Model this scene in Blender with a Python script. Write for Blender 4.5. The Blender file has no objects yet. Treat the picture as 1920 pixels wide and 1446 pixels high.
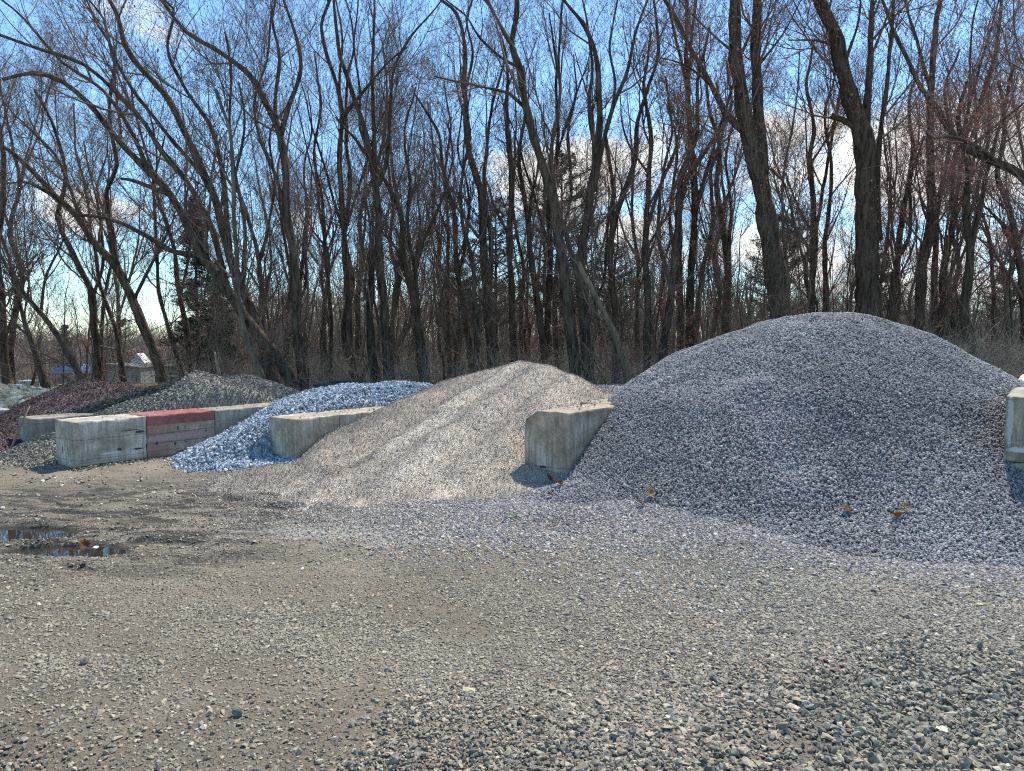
import bpy, bmesh, math, random
import numpy as np
from mathutils import Vector, Matrix
from mathutils import noise as mnoise

S = bpy.context.scene
COL = S.collection
R = math.radians
rng = np.random.default_rng(11)
random.seed(5)

# ---------------------------------------------------------------- camera
F = 1340.0                       # focal length in pixels of the 1920 px wide photograph
CZ = 1.7
PITCH = -math.atan((723 - 635) / F)   # tilted slightly down: the horizon lies above the middle
cd = bpy.data.cameras.new('camera'); cam = bpy.data.objects.new('camera', cd); COL.objects.link(cam)
cam.location = (0, 0, CZ); cam.rotation_euler = (R(90) + PITCH, 0, 0)
cd.sensor_width = 36; cd.lens = F / 1920 * 36; cd.clip_end = 3000; cd.clip_start = 0.05
S.camera = cam

# ---------------------------------------------------------------- sky, sun, exposure
SUN_EL, SUN_AZ = 54.0, 27.0      # degrees; azimuth measured from straight ahead towards the right
W = bpy.data.worlds.new('World'); S.world = W; W.use_nodes = True
nt = W.node_tree; N = nt.nodes; L = nt.links
bg = N['Background']; bg.inputs['Strength'].default_value = 0.145
sky = N.new('ShaderNodeTexSky'); sky.sky_type = 'NISHITA'; sky.sun_disc = False
sky.sun_elevation = R(SUN_EL); sky.sun_rotation = R(SUN_AZ)
sky.air_density = 1.0; sky.dust_density = 0.1; sky.ozone_density = 3.5; sky.altitude = 100
tc = N.new('ShaderNodeTexCoord')
mp = N.new('ShaderNodeMapping'); mp.inputs['Scale'].default_value = (1, 1, 2.6)
L.new(tc.outputs['Generated'], mp.inputs['Vector'])
nz = N.new('ShaderNodeTexNoise'); nz.inputs['Scale'].default_value = 3.2; nz.inputs['Detail'].default_value = 9
nz.inputs['Roughness'].default_value = 0.62; nz.inputs['Distortion'].default_value = 0.25
L.new(mp.outputs['Vector'], nz.inputs['Vector'])
def wmath(op, a, b=None, clamp=False):
    m = N.new('ShaderNodeMath'); m.operation = op; m.use_clamp = clamp
    for i, v in enumerate((a, b)):
        if v is None: continue
        if isinstance(v, (int, float)): m.inputs[i].default_value = v
        else: L.new(v, m.inputs[i])
    return m.outputs[0]
def cloud_bank(px, py, rx, rz):
    """a soft mask round a fixed compass direction of the sky"""
    d = Vector(((px - 960) / F, 1, (635 - py) / F)).normalized()
    sp = N.new('ShaderNodeSeparateXYZ'); L.new(tc.outputs['Generated'], sp.inputs[0])
    a = wmath('DIVIDE', wmath('SUBTRACT', sp.outputs[0], d.x), rx)
    c = wmath('DIVIDE', wmath('SUBTRACT', sp.outputs[2], d.z), rz)
    y = wmath('MULTIPLY', wmath('LESS_THAN', sp.outputs[1], 0.0), 10.0)
    r2 = wmath('ADD', wmath('ADD', wmath('MULTIPLY', a, a), wmath('MULTIPLY', c, c)), y)
    return wmath('SUBTRACT', 1.0, r2, True)
banks = None
for bnk in ((1120, 310, .22, .10), (1650, 330, .36, .15), (1400, 440, .30, .10), (300, 60, .10, .06), (190, 390, .09, .05),
            (560, 420, .08, .04), (1850, 480, .2, .1)):
    m = cloud_bank(*bnk)
    banks = m if banks is None else wmath('MAXIMUM', banks, m)
cov = wmath('ADD', wmath('MULTIPLY', banks, 0.36), nz.outputs['Fac'])
cr = N.new('ShaderNodeMapRange'); cr.interpolation_type = 'SMOOTHSTEP'
cr.inputs['From Min'].default_value = 0.70; cr.inputs['From Max'].default_value = 0.88
L.new(cov, cr.inputs['Value'])
tint = N.new('ShaderNodeMix'); tint.data_type = 'RGBA'; tint.blend_type = 'MULTIPLY'; tint.inputs[0].default_value = 1.0
L.new(sky.outputs[0], tint.inputs[6]); tint.inputs[7].default_value = (0.86, 1.035, 1.05, 1)
mx = N.new('ShaderNodeMix'); mx.data_type = 'RGBA'
L.new(cr.outputs[0], mx.inputs[0]); L.new(tint.outputs[2], mx.inputs[6]); mx.inputs[7].default_value = (5.6, 5.5, 5.3, 1)
L.new(mx.outputs[2], bg.inputs['Color'])

sd = bpy.data.lights.new('sun', 'SUN'); sun = bpy.data.objects.new('sun', sd); COL.objects.link(sun)
sd.energy = 4.3; sd.angle = R(0.55); sd.color = (1.0, 0.94, 0.83)
ce, se = math.cos(R(SUN_EL)), math.sin(R(SUN_EL))
sdir = Vector((math.sin(R(SUN_AZ)) * ce, math.cos(R(SUN_AZ)) * ce, se))
sun.rotation_euler = sdir.to_track_quat('Z', 'Y').to_euler(); sun.location = sdir * 60
S.view_settings.view_transform = 'Standard'; S.view_settings.look = 'None'
S.view_settings.exposure = 0.78; S.view_settings.gamma = 1.0; S.view_settings.use_curve_mapping = False
S.render.engine = 'CYCLES'
S.cycles.max_bounces = 4; S.cycles.diffuse_bounces = 3; S.cycles.glossy_bounces = 2; S.cycles.use_denoising = False; S.cycles.pixel_filter_type = 'BLACKMAN_HARRIS'; S.cycles.filter_width = 1.15
# ---------------------------------------------------------------- helpers
def tag(o, label=None, cat=None, group=None, kind=None):
    if label: o['label'] = label
    if cat: o['category'] = cat
    if group: o['group'] = group
    if kind: o['kind'] = kind
    return o
def empty(name, loc=(0, 0, 0), rz=0, parent=None):
    o = bpy.data.objects.new(name, None); COL.objects.link(o); o.location = loc; o.rotation_euler = (0, 0, rz)
    o.empty_display_size = 0.2; o.parent = parent
    return o
def link(name, me, parent=None, mats=(), loc=None):
    o = bpy.data.objects.new(name, me); COL.objects.link(o); o.parent = parent
    for m in mats: me.materials.append(m)
    if loc is not None: o.location = loc
    return o
def mesh_np(name, V, faces, smooth=False, col=None, midx=None):
    """V (n,3); faces: list of int arrays (m,k), any k per array"""
    me = bpy.data.meshes.new(name)
    V = np.asarray(V, dtype=np.float32)
    me.vertices.add(len(V)); me.vertices.foreach_set('co', V.ravel())
    faces = [np.asarray(f, dtype=np.int32) for f in faces if len(f)]
    tot = np.concatenate([np.full(len(f), f.shape[1], dtype=np.int32) for f in faces])
    lv = np.concatenate([f.ravel() for f in faces])
    me.loops.add(len(lv)); me.loops.foreach_set('vertex_index', lv)
    me.polygons.add(len(tot))
    ls = np.zeros(len(tot), dtype=np.int32); ls[1:] = np.cumsum(tot)[:-1]
    me.polygons.foreach_set('loop_start', ls)
    sm = smooth if isinstance(smooth, np.ndarray) else np.full(len(tot), bool(smooth))
    me.polygons.foreach_set('use_smooth', sm)
    if midx is not None: me.polygons.foreach_set('material_index', midx.astype(np.int32))
    me.update(calc_edges=True)
    if col is not None:
        a = me.color_attributes.new('tone', 'FLOAT_COLOR', 'POINT')
        c = np.ones((len(V), 4), dtype=np.float32); c[:, :3] = col
        a.data.foreach_set('color', c.ravel())
    return me
def join_np(parts):
    """parts: (V, faces list, col or None) -> one"""
    Vs, Fs, Cs, off = [], [], [], 0
    for V, fs, c in parts:
        Vs.append(V); Fs += [f + off for f in fs]
        Cs.append(c if c is not None else np.ones((len(V), 3)))
        off += len(V)
    return np.concatenate(Vs), Fs, np.concatenate(Cs)
# value noise
_T = np.random.default_rng(3).random((256, 256))
def vnoise(x, y):
    xi = np.floor(x).astype(int); yi = np.floor(y).astype(int)
    fx = x - xi; fy = y - yi
    fx = fx * fx * (3 - 2 * fx); fy = fy * fy * (3 - 2 * fy)
    a = _T[xi & 255, yi & 255]; b = _T[(xi + 1) & 255, yi & 255]
    c = _T[xi & 255, (yi + 1) & 255]; d = _T[(xi + 1) & 255, (yi + 1) & 255]
    return (a * (1 - fx) + b * fx) * (1 - fy) + (c * (1 - fx) + d * fx) * fy
def fbm(x, y, o=4, s=1.0):
    x = np.asarray(x, float) * s; y = np.asarray(y, float) * s
    r, a, t = 0, 1, 0
    for i in range(o):
        r = r + a * vnoise(x + 17.3 * i, y + 5.7 * i); t += a; a *= .5; x = x * 2.03; y = y * 2.03
    return r / t - .5
def sstep(a, b, x):
    t = np.clip((x - a) / (b - a), 0, 1); return t * t * (3 - 2 * t)
def smin(a, b, k=.1):
    h = np.clip(.5 + .5 * (b - a) / k, 0, 1); return b * (1 - h) + a * h - k * h * (1 - h)
def smax(a, b, k=.1): return -smin(-a, -b, k)
# pixel of the photograph -> point at depth Y
def at(px, py, Y):
    xc, zc = (px - 960) / F, (723 - py) / F
    dy = math.cos(PITCH) - math.sin(PITCH) * zc; dz = math.sin(PITCH) + math.cos(PITCH) * zc
    return np.array([xc / dy * Y, Y, CZ + dz / dy * Y])
# bay coordinates: t runs back along the walls, q runs across the bays
DX, DY = .598, .8015
def qt(x, y): return x * DY - y * DX, x * DX + y * DY

# ---- materials
def mat(name):
    m = bpy.data.materials.new(name); m.use_nodes = True
    return m, m.node_tree.nodes, m.node_tree.links, m.node_tree.nodes['Principled BSDF']
def nd(N, kind, **kw):
    n = N.new(kind)
    for k, v in kw.items():
        if k in n.inputs: n.inputs[k].default_value = v
        else: setattr(n, k, v)
    return n
def ramp(N, stops, interp='LINEAR'):
    r = N.new('ShaderNodeValToRGB'); r.color_ramp.interpolation = interp
    e = r.color_ramp.elements
    while len(e) < len(stops): e.new(0.5)
    for i, (p, c) in enumerate(stops):
        e[i].position = p; e[i].color = (*c, 1) if len(c) == 3 else c
    return r
def mixc(N, L, fac, a, b, mode='MIX'):
    m = N.new('ShaderNodeMix'); m.data_type = 'RGBA'; m.blend_type = mode
    for i, v in ((0, fac), (6, a), (7, b)):
        if isinstance(v, (int, float)): m.inputs[i].default_value = v
        elif isinstance(v, tuple): m.inputs[i].default_value = (*v, 1) if len(v) == 3 else v
        else: L.new(v, m.inputs[i])
    return m.outputs[2]
def nmath(N, L, op, a, b=None, clamp=False):
    m = N.new('ShaderNodeMath'); m.operation = op; m.use_clamp = clamp
    for i, v in enumerate((a, b)):
        if v is None: continue
        if isinstance(v, (int, float)): m.inputs[i].default_value = v
        else: L.new(v, m.inputs[i])
    return m.outputs[0]
def bump(N, L, h, bs, strength=.4, dist=.02, normal=None):
    b = nd(N, 'ShaderNodeBump', Strength=strength, Distance=dist); L.new(h, b.inputs['Height'])
    if normal is not None: L.new(normal, b.inputs['Normal'])
    L.new(b.outputs[0], bs.inputs['Normal']); return b.outputs[0]
def plain(name, c, rough=.8, metal=0, var=.25, scale=8):
    m, N, L, bs = mat(name)
    t = N.new('ShaderNodeTexCoord'); n = nd(N, 'ShaderNodeTexNoise', Scale=scale, Detail=6.0); L.new(t.outputs['Object'], n.inputs['Vector'])
    r = ramp(N, [(.3, tuple(x * (1 - var) for x in c)), (.7, tuple(min(1, x * (1 + var)) for x in c))])
    L.new(n.outputs['Fac'], r.inputs[0]); L.new(r.outputs[0], bs.inputs['Base Color'])
    bs.inputs['Roughness'].default_value = rough; bs.inputs['Metallic'].default_value = metal
    return m
def stone_mat(name, rough=.8, spec=.3, scale=60, amt=.35):
    m, N, L, bs = mat(name)
    a = nd(N, 'ShaderNodeVertexColor', layer_name='tone')
    t = N.new('ShaderNodeTexCoord'); n = nd(N, 'ShaderNodeTexNoise', Scale=float(scale), Detail=5.0); L.new(t.outputs['Object'], n.inputs['Vector'])
    r = ramp(N, [(.3, (1 - amt,) * 3), (.7, (1 + amt * .6,) * 3)]); L.new(n.outputs['Fac'], r.inputs[0])
    L.new(mixc(N, L, 1.0, a.outputs['Color'], r.outputs[0], 'MULTIPLY'), bs.inputs['Base Color'])
    bs.inputs['Roughness'].default_value = rough; bs.inputs['Specular IOR Level'].default_value = spec
    bump(N, L, n.outputs['Fac'], bs, .3, .004)
    return m
def heap_core_mat(name, cols, cell=30.0, rough=.85, bstr=.9, bdist=.02):
    """a bed of packed stones: cells of different tone with rounded relief"""
    m, N, L, bs = mat(name)
    t = N.new('ShaderNodeTexCoord')
    v = nd(N, 'ShaderNodeTexVoronoi', Scale=cell, Randomness=1.0); L.new(t.outputs['Object'], v.inputs['Vector'])
    sp = N.new('ShaderNodeSeparateColor'); L.new(v.outputs['Color'], sp.inputs[0])
    k = len(cols); r = ramp(N, [(i / k, c) for i, c in enumerate(cols)], 'CONSTANT'); L.new(sp.outputs[0], r.inputs[0])
    n = nd(N, 'ShaderNodeTexNoise', Scale=1.6, Detail=6.0); L.new(t.outputs['Object'], n.inputs['Vector'])
    r2 = ramp(N, [(.35, (.8,) * 3), (.65, (1.15,) * 3)]); L.new(n.outputs['Fac'], r2.inputs[0])
    tone = nd(N, 'ShaderNodeVertexColor', layer_name='tone')
    c_ = mixc(N, L, 1.0, r.outputs[0], r2.outputs[0], 'MULTIPLY')
    L.new(mixc(N, L, 1.0, c_, tone.outputs['Color'], 'MULTIPLY'), bs.inputs['Base Color'])
    bs.inputs['Roughness'].default_value = rough
    bump(N, L, nmath(N, L, 'SUBTRACT', 1.0, v.outputs['Distance']), bs, bstr, bdist)
    return m

# ---- stones
def hull_protos(n, npts, squash, seed):
    r = np.random.default_rng(seed); out = []
    for i in range(n):
        bm = bmesh.new()
        p = r.normal(size=(npts, 3)); p /= np.linalg.norm(p, axis=1)[:, None]
        p *= r.uniform(.8, 1.1, (npts, 1))
        p *= np.array([1.0, r.uniform(.62, .95), r.uniform(*squash)])
        for v in p: bm.verts.new(v)
        res = bmesh.ops.convex_hull(bm, input=bm.verts[:])
        for g in set(res['geom_interior']) | set(res['geom_unused']):
            if isinstance(g, bmesh.types.BMVert) and g.is_valid: bm.verts.remove(g)
        bmesh.ops.triangulate(bm, faces=bm.faces[:])
        bm.verts.index_update()
        out.append((np.array([v.co[:] for v in bm.verts]) * .5, np.array([[v.index for v in f.verts] for f in bm.faces])))
        bm.free()
    return out
def round_protos(n, sub, squash, seed):
    r = np.random.default_rng(seed); out = []
    for i in range(n):
        bm = bmesh.new(); bmesh.ops.create_icosphere(bm, subdivisions=sub, radius=.5)
        o = Vector(r.uniform(-50, 50, 3)); sc = (1.0, r.uniform(.65, .95), r.uniform(*squash))
        for v in bm.verts:
            k = 1 + .45 * mnoise.noise(v.co * 2.4 + o)
            v.co = Vector((v.co.x * sc[0] * k, v.co.y * sc[1] * k, v.co.z * sc[2] * k))
        out.append((np.array([v.co[:] for v in bm.verts]), np.array([[v.index for v in f.verts] for f in bm.faces])))
        bm.free()
    return out
CRUSH = hull_protos(14, 12, (.45, .8), 1)
FLAT = hull_protos(12, 12, (.35, .6), 2)
ROUND = round_protos(12, 2, (.55, .85), 3)
ROUNDS = round_protos(14, 1, (.55, .85), 5)
CHIP = hull_protos(8, 7, (.5, .9), 4)
def stones_np(P, size, protos, cols, nrm=None, tilt=.5, r=rng, sink=.1):
    """P (n,3) surface points, size (n,) diameters, cols (n,3)"""
    n = len(P)
    yaw = r.uniform(0, 2 * np.pi, n); ax = r.normal(0, tilt, n); ay = r.normal(0, tilt, n)
    cz, sz, cx, sx, cy, sy = np.cos(yaw), np.sin(yaw), np.cos(ax), np.sin(ax), np.cos(ay), np.sin(ay)
    z = np.zeros(n); o = np.ones(n)
    Rz = np.stack([cz, -sz, z, sz, cz, z, z, z, o], 1).reshape(n, 3, 3)
    Rx = np.stack([o, z, z, z, cx, -sx, z, sx, cx], 1).reshape(n, 3, 3)
    Ry = np.stack([cy, z, sy, z, o, z, -sy, z, cy], 1).reshape(n, 3, 3)
    M = Rx @ Ry @ Rz
    if nrm is not None:
        a = np.cross(np.array([0, 1.0, 0]), nrm); a /= np.linalg.norm(a, axis=1)[:, None]
        b = np.cross(nrm, a); M = np.stack([a, b, nrm], 2) @ M
        P = P + nrm * (size * sink)[:, None]
    else: P = P + np.array([0, 0, 1.0]) * (size * sink)[:, None]
    which = r.integers(0, len(protos), n)
    parts = []
    for k, (pv, pf) in enumerate(protos):
        s = np.where(which == k)[0]
        if not len(s): continue
        V = np.einsum('nij,vj->nvi', M[s], pv) * size[s][:, None, None] + P[s][:, None, :]
        Fc = (pf[None] + (np.arange(len(s)) * len(pv))[:, None, None]).reshape(-1, 3)
        C = np.repeat(cols[s], len(pv), axis=0)
        parts.append((V.reshape(-1, 3), [Fc], C))
    return join_np(parts)
def palette(n, cols, w=None, jit=.22, r=rng):
    c = np.array(cols)[r.choice(len(cols), n, p=None if w is None else np.array(w) / sum(w))]
    c = c * np.exp(r.normal(0, jit, (n, 1))) * np.exp(r.normal(0, .022, (n, 3)))
    return np.clip(c, .01, .9)

# ---- tubes: strands P (m,n,3), radii (m,n)
def tubes(P, Rd, k=5, cap=False):
    m, n, _ = P.shape
    T = np.gradient(P, axis=1); T /= np.linalg.norm(T, axis=2)[..., None] + 1e-9
    mean = P[:, -1] - P[:, 0]; mean /= np.linalg.norm(mean, axis=1)[:, None] + 1e-9
    ref = np.where(np.abs(mean[:, 2:3]) < .8, np.array([[0, 0, 1.0]]), np.array([[1.0, 0, 0]]))
    ref = ref[:, None, :] + np.zeros_like(P)
    U = np.cross(T, ref); U /= np.linalg.norm(U, axis=2)[..., None] + 1e-9
    Vv = np.cross(T, U)
    a = np.arange(k) * 2 * np.pi / k
    V = P[:, :, None, :] + Rd[:, :, None, None] * (U[:, :, None, :] * np.cos(a)[None, None, :, None] + Vv[:, :, None, :] * np.sin(a)[None, None, :, None])
    idx = np.arange(m * n * k).reshape(m, n, k)
    f = np.stack([idx[:, :-1], np.roll(idx[:, :-1], -1, 2), np.roll(idx[:, 1:], -1, 2), idx[:, 1:]], -1).reshape(-1, 4)
    fs = [f]
    if cap:
        fs += [idx[:, -1].reshape(m, k), idx[:, 0][:, ::-1].reshape(m, k)]
    return V.reshape(-1, 3), fs, None
# ---------------------------------------------------------------- ground heights
def ground_h(x, y):
    x = np.asarray(x, float); y = np.asarray(y, float)
    z = .05 * fbm(x, y, 3, .35) + .018 * fbm(x, y, 3, 2.2)
    # tyre-churned mud on the left: ridges that run roughly across
    mud = sstep(-.8, -2.2, x) * sstep(4.6, 5.6, y) * sstep(9.6, 8.4, y)
    z = z + mud * (.12 * fbm(x * .8 + 3, y * 3.4 + .8 * x, 4, 1.6) + .03 * fbm(x, y, 3, 6.0))
    trk = sstep(.5, -1.0, x) * sstep(3.6, 4.6, y)
    z = z + trk * .02 * fbm(x * .5, (y - .12 * x) * 4, 3, 1.3)
    # gentle rise of spilled stone in front of the two right-hand bays
    z = z + .10 * sstep(-1.0, 1.5, x) * sstep(5.2, 7.2, y) * sstep(16, 11, y)
    # shallow dark scuffs
    for cx, cy, rx, ry, d in ((3.1, 5.75, .55, .22, .05), (.35, 6.35, .5, .2, .04), (-.7, 4.45, .3, .15, .02)):
        z = z - d * np.exp(-((x - cx) / rx) ** 2 - ((y - cy) / ry) ** 2)
    # basins that hold the puddle
    edge = .25 * fbm(x, y, 3, 3.0)
    for cx, cy, rx, ry in ((-4.60, 6.22, .66, .19), (-3.64, 5.68, .42, .16), (-4.15, 5.95, .4, .06)):
        b = ((x - cx) / rx) ** 2 + ((y - cy) / ry) ** 2 + edge * 2
        z = np.where(b < 2.2, z * sstep(.6, 2.2, b) + (1 - sstep(.4, 2.0, b)) * -.095, z)
    # woods floor: leaf hummocks, then the land falls away behind
    z = z + sstep(17, 24, y) * (.25 * fbm(x, y, 4, .3)) - 3.6 * sstep(27, 60, y) - .6 * sstep(14, 26, -x) * sstep(16, 26, y)
    return z
WATER_Z = -.032

def axis(lo, hi, step, far_lo, far_hi, g=1.13):
    a = list(np.arange(lo, hi + step, step)); s = step
    while a[-1] < far_hi: s = min(s * g, 60); a.append(a[-1] + s)
    s = step
    while a[0] > far_lo: s = min(s * g, 60); a.insert(0, a[0] - s)
    return np.array(a)
def grid_faces(nx, ny):
    i = np.arange(nx * ny).reshape(ny, nx)
    return np.stack([i[:-1, :-1], i[:-1, 1:], i[1:, 1:], i[1:, :-1]], -1).reshape(-1, 4)
xs = axis(-7, 6.5, .04, -1500, 1500); ys = axis(2.0, 10.0, .03, -200, 2400)
X, Y = np.meshgrid(xs, ys)
Z = ground_h(X, Y)
def ground_mat():
    m, N, L, bs = mat('ground_dirt')
    t = N.new('ShaderNodeTexCoord'); O = t.outputs['Object']
    sp = N.new('ShaderNodeSeparateXYZ'); L.new(O, sp.inputs[0])
    def noise(s, d=8.0, ro=.6, dist=0.0, vec=O):
        n = nd(N, 'ShaderNodeTexNoise', Scale=s, Detail=d, Roughness=ro, Distortion=dist); L.new(vec, n.inputs['Vector']); return n.outputs['Fac']
    def mr(v, a, b, c=0.0, d=1.0):
        k = N.new('ShaderNodeMapRange'); k.interpolation_type = 'SMOOTHSTEP'
        for i, q in ((1, a), (2, b), (3, c), (4, d)): k.inputs[i].default_value = q
        L.new(v, k.inputs[0]); return k.outputs[0]
    dirt = ramp(N, [(.25, (.125, .102, .072)), (.5, (.218, .184, .136)), (.78, (.315, .272, .208))]); L.new(noise(1.1), dirt.inputs[0])
    grit = ramp(N, [(.32, (.075, .066, .055)), (.5, (.215, .19, .157)), (.70, (.45, .40, .33))]); L.new(noise(95.0, 4.0, .8), grit.inputs[0])
    base = mixc(N, L, .55, dirt.outputs[0], grit.outputs[0])
    # broad compacted and damp patches
    pt = ramp(N, [(.34, (.70, .67, .63)), (.5, (1.0, .97, .92)), (.66, (1.25, 1.19, 1.10))]); L.new(noise(.55, 6.0, .62, .5), pt.inputs[0])
    base = mixc(N, L, 1.0, base, pt.outputs[0], 'MULTIPLY')
    # grey crusher dust towards the right
    w = nmath(N, L, 'ADD', nmath(N, L, 'MULTIPLY', sp.outputs[0], .13), nmath(N, L, 'MULTIPLY', noise(.7, 5.0), 1.6))
    base = mixc(N, L, mr(w, .7, 1.35), base, mixc(N, L, .5, (.15, .145, .13), grit.outputs[0]))
    # pea gravel dust in front of the middle pile
    pe = nmath(N, L, 'ADD', mr(sp.outputs[1], 5.2, 6.4), nmath(N, L, 'MULTIPLY', nmath(N, L, 'SUBTRACT', noise(1.4), .5), 1.6))
    pe = nmath(N, L, 'MULTIPLY', mr(pe, .35, .8), nmath(N, L, 'MULTIPLY', mr(sp.outputs[0], -3.2, -1.8), mr(sp.outputs[1], 11.0, 9.5)))
    v = nd(N, 'ShaderNodeTexVoronoi', Scale=70.0); L.new(O, v.inputs['Vector'])
    vs = N.new('ShaderNodeSeparateColor'); L.new(v.outputs['Color'], vs.inputs[0])
    pc = ramp(N, [(0, (.20, .20, .20)), (.25, (.36, .32, .26)), (.6, (.46, .43, .38)), (.85, (.28, .26, .24))], 'CONSTANT'); L.new(vs.outputs[0], pc.inputs[0])
    base = mixc(N, L, pe, base, pc.outputs[0])
    # damp churned mud round the puddle
    dm = nmath(N, L, 'MULTIPLY', nmath(N, L, 'MULTIPLY', mr(sp.outputs[0], -1.2, -2.8), mr(sp.outputs[1], 4.9, 5.6)), mr(sp.outputs[1], 9.0, 7.4))
    mp2 = nd(N, 'ShaderNodeMapping'); mp2.inputs['Scale'].default_value = (.8, 3.2, 1); L.new(O, mp2.inputs['Vector'])
    mn = mr(noise(2.4, 8.0, .7, .4, mp2.outputs[0]), .44, .56)
    wet = nmath(N, L, 'MULTIPLY', dm, mn)
    base = mixc(N, L, wet, base, (.045, .038, .028))
    wp = mr(sp.outputs[2], -.01, -.035)
    wp = nmath(N, L, 'MULTIPLY', wp, mr(sp.outputs[0], -2.6, -3.1))
    base = mixc(N, L, wp, base, (.07, .055, .038))
    # litter under the woods
    lit = ramp(N, [(.3, (.05, .037, .024)), (.5, (.12, .085, .055)), (.7, (.20, .15, .10))]); L.new(noise(9.0, 9.0, .8), lit.inputs[0])
    gr = mixc(N, L, mr(noise(.35, 3.0), .52, .62), lit.outputs[0], (.065, .085, .03))
    base = mixc(N, L, mr(sp.outputs[1], 15.0, 19.0), base, gr)
    L.new(base, bs.inputs['Base Color'])
    rr = nmath(N, L, 'SUBTRACT', .93, nmath(N, L, 'MULTIPLY', nmath(N, L, 'MAXIMUM', wet, wp), .35)); L.new(rr, bs.inputs['Roughness'])
    bs.inputs['Specular IOR Level'].default_value = .25
    b1 = bump(N, L, noise(70.0, 6.0, .75), bs, 1.0, .02)
    v2 = nd(N, 'ShaderNodeTexVoronoi', Scale=55.0); L.new(O, v2.inputs['Vector'])
    bump(N, L, nmath(N, L, 'SUBTRACT', 1.0, v2.outputs['Distance']), bs, .5, .012, b1)
    return m
g = link('ground', mesh_np('ground', np.stack([X, Y, Z], -1).reshape(-1, 3), [grid_faces(len(xs), len(ys))], True), mats=[ground_mat()])
tag(g, kind='structure')
# puddle water
wm, wN, wL, wb = mat('muddy_water')
wt = wN.new('ShaderNodeTexCoord'); wn = nd(wN, 'ShaderNodeTexNoise', Scale=9.0, Detail=3.0); wL.new(wt.outputs['Object'], wn.inputs['Vector'])
wb.inputs['Base Color'].default_value = (.03, .026, .02, 1); wb.inputs['Roughness'].default_value = .01; wb.inputs['IOR'].default_value = 2.0
wb.inputs['Specular IOR Level'].default_value = .9
bump(wN, wL, wn.outputs['Fac'], wb, .02, .01)
px_, py_ = np.meshgrid(np.linspace(-5.7, -3.05, 30), np.linspace(5.3, 6.7, 20))
wo = link('puddle_water', mesh_np('puddle_water', np.stack([px_, py_, np.full_like(px_, WATER_Z)], -1).reshape(-1, 3), [grid_faces(30, 20)], True), mats=[wm])
tag(wo, kind='structure')
# ---------------------------------------------------------------- concrete blocks
def block_mesh(Lx, Wy, Hz, seed, chamfer=None, rough=1.0):
    """x from 0 (front end) to Lx, y from 0 (right face) to Wy (left), z 0..Hz; rounded, chipped edges"""
    r0 = .014
    def ax(n): 
        c = list(np.arange(.045, n - .03, .045))
        return np.array([0, .006, .014, .026] + [v for v in c if .03 < v < n - .03] + [n - .026, n - .014, n - .006, n])
    A, B, C = ax(Lx), ax(Wy), ax(Hz)
    V, Fc, off = [], [], 0
    for (u, w, fixed, val, order) in ((A, B, 2, 0, 1), (A, B, 2, Hz, 0), (A, C, 1, 0, 0), (A, C, 1, Wy, 1), (B, C, 0, 0, 1), (B, C, 0, Lx, 0)):
        a, b = np.meshgrid(u, w); p = np.zeros((a.size, 3)); o = [i for i in range(3) if i != fixed]
        p[:, o[0]] = a.ravel(); p[:, o[1]] = b.ravel(); p[:, fixed] = val
        f = grid_faces(len(u), len(w)); f = f[:, ::-1] if order else f
        V.append(p); Fc.append(f + off); off += len(p)
    V = np.concatenate(V)
    q = Vector((seed * 3.1, seed * 1.7, seed * .9))
    out = np.empty_like(V)
    hi = np.array([Lx, Wy, Hz])
    for i, p in enumerate(V):
        v = Vector(p)
        n1 = mnoise.noise(v * 5 + q); n2 = mnoise.noise(v * 17 + q)
        r = r0 + rough * max(0, .020 * n1 + .016 * n2 + .004)
        if chamfer is not None:
            d = (p[1] - (Wy - chamfer[0])) / chamfer[0] + (p[2] - (Hz - chamfer[1])) / chamfer[1] - 1
            if d > 0:
                p = p.copy(); p[1] -= d * chamfer[0] * .5; p[2] -= d * chamfer[1] * .5
        inner = np.clip(p, r, hi - r); dlt = p - inner; L_ = np.linalg.norm(dlt)
        s = inner + dlt / L_ * min(L_, r) if L_ > 1e-9 else p
        out[i] = s + .0035 * rough * mnoise.noise(v * 9 - q)
    me = mesh_np('concrete', out, Fc, False)
    bm = bmesh.new(); bm.from_mesh(me); bmesh.ops.remove_doubles(bm, verts=bm.verts[:], dist=.0004)
    bmesh.ops.recalc_face_normals(bm, faces=bm.faces[:]); 
    for f in bm.faces: f.smooth = True
    bm.to_mesh(me); bm.free()
    return me
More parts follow.
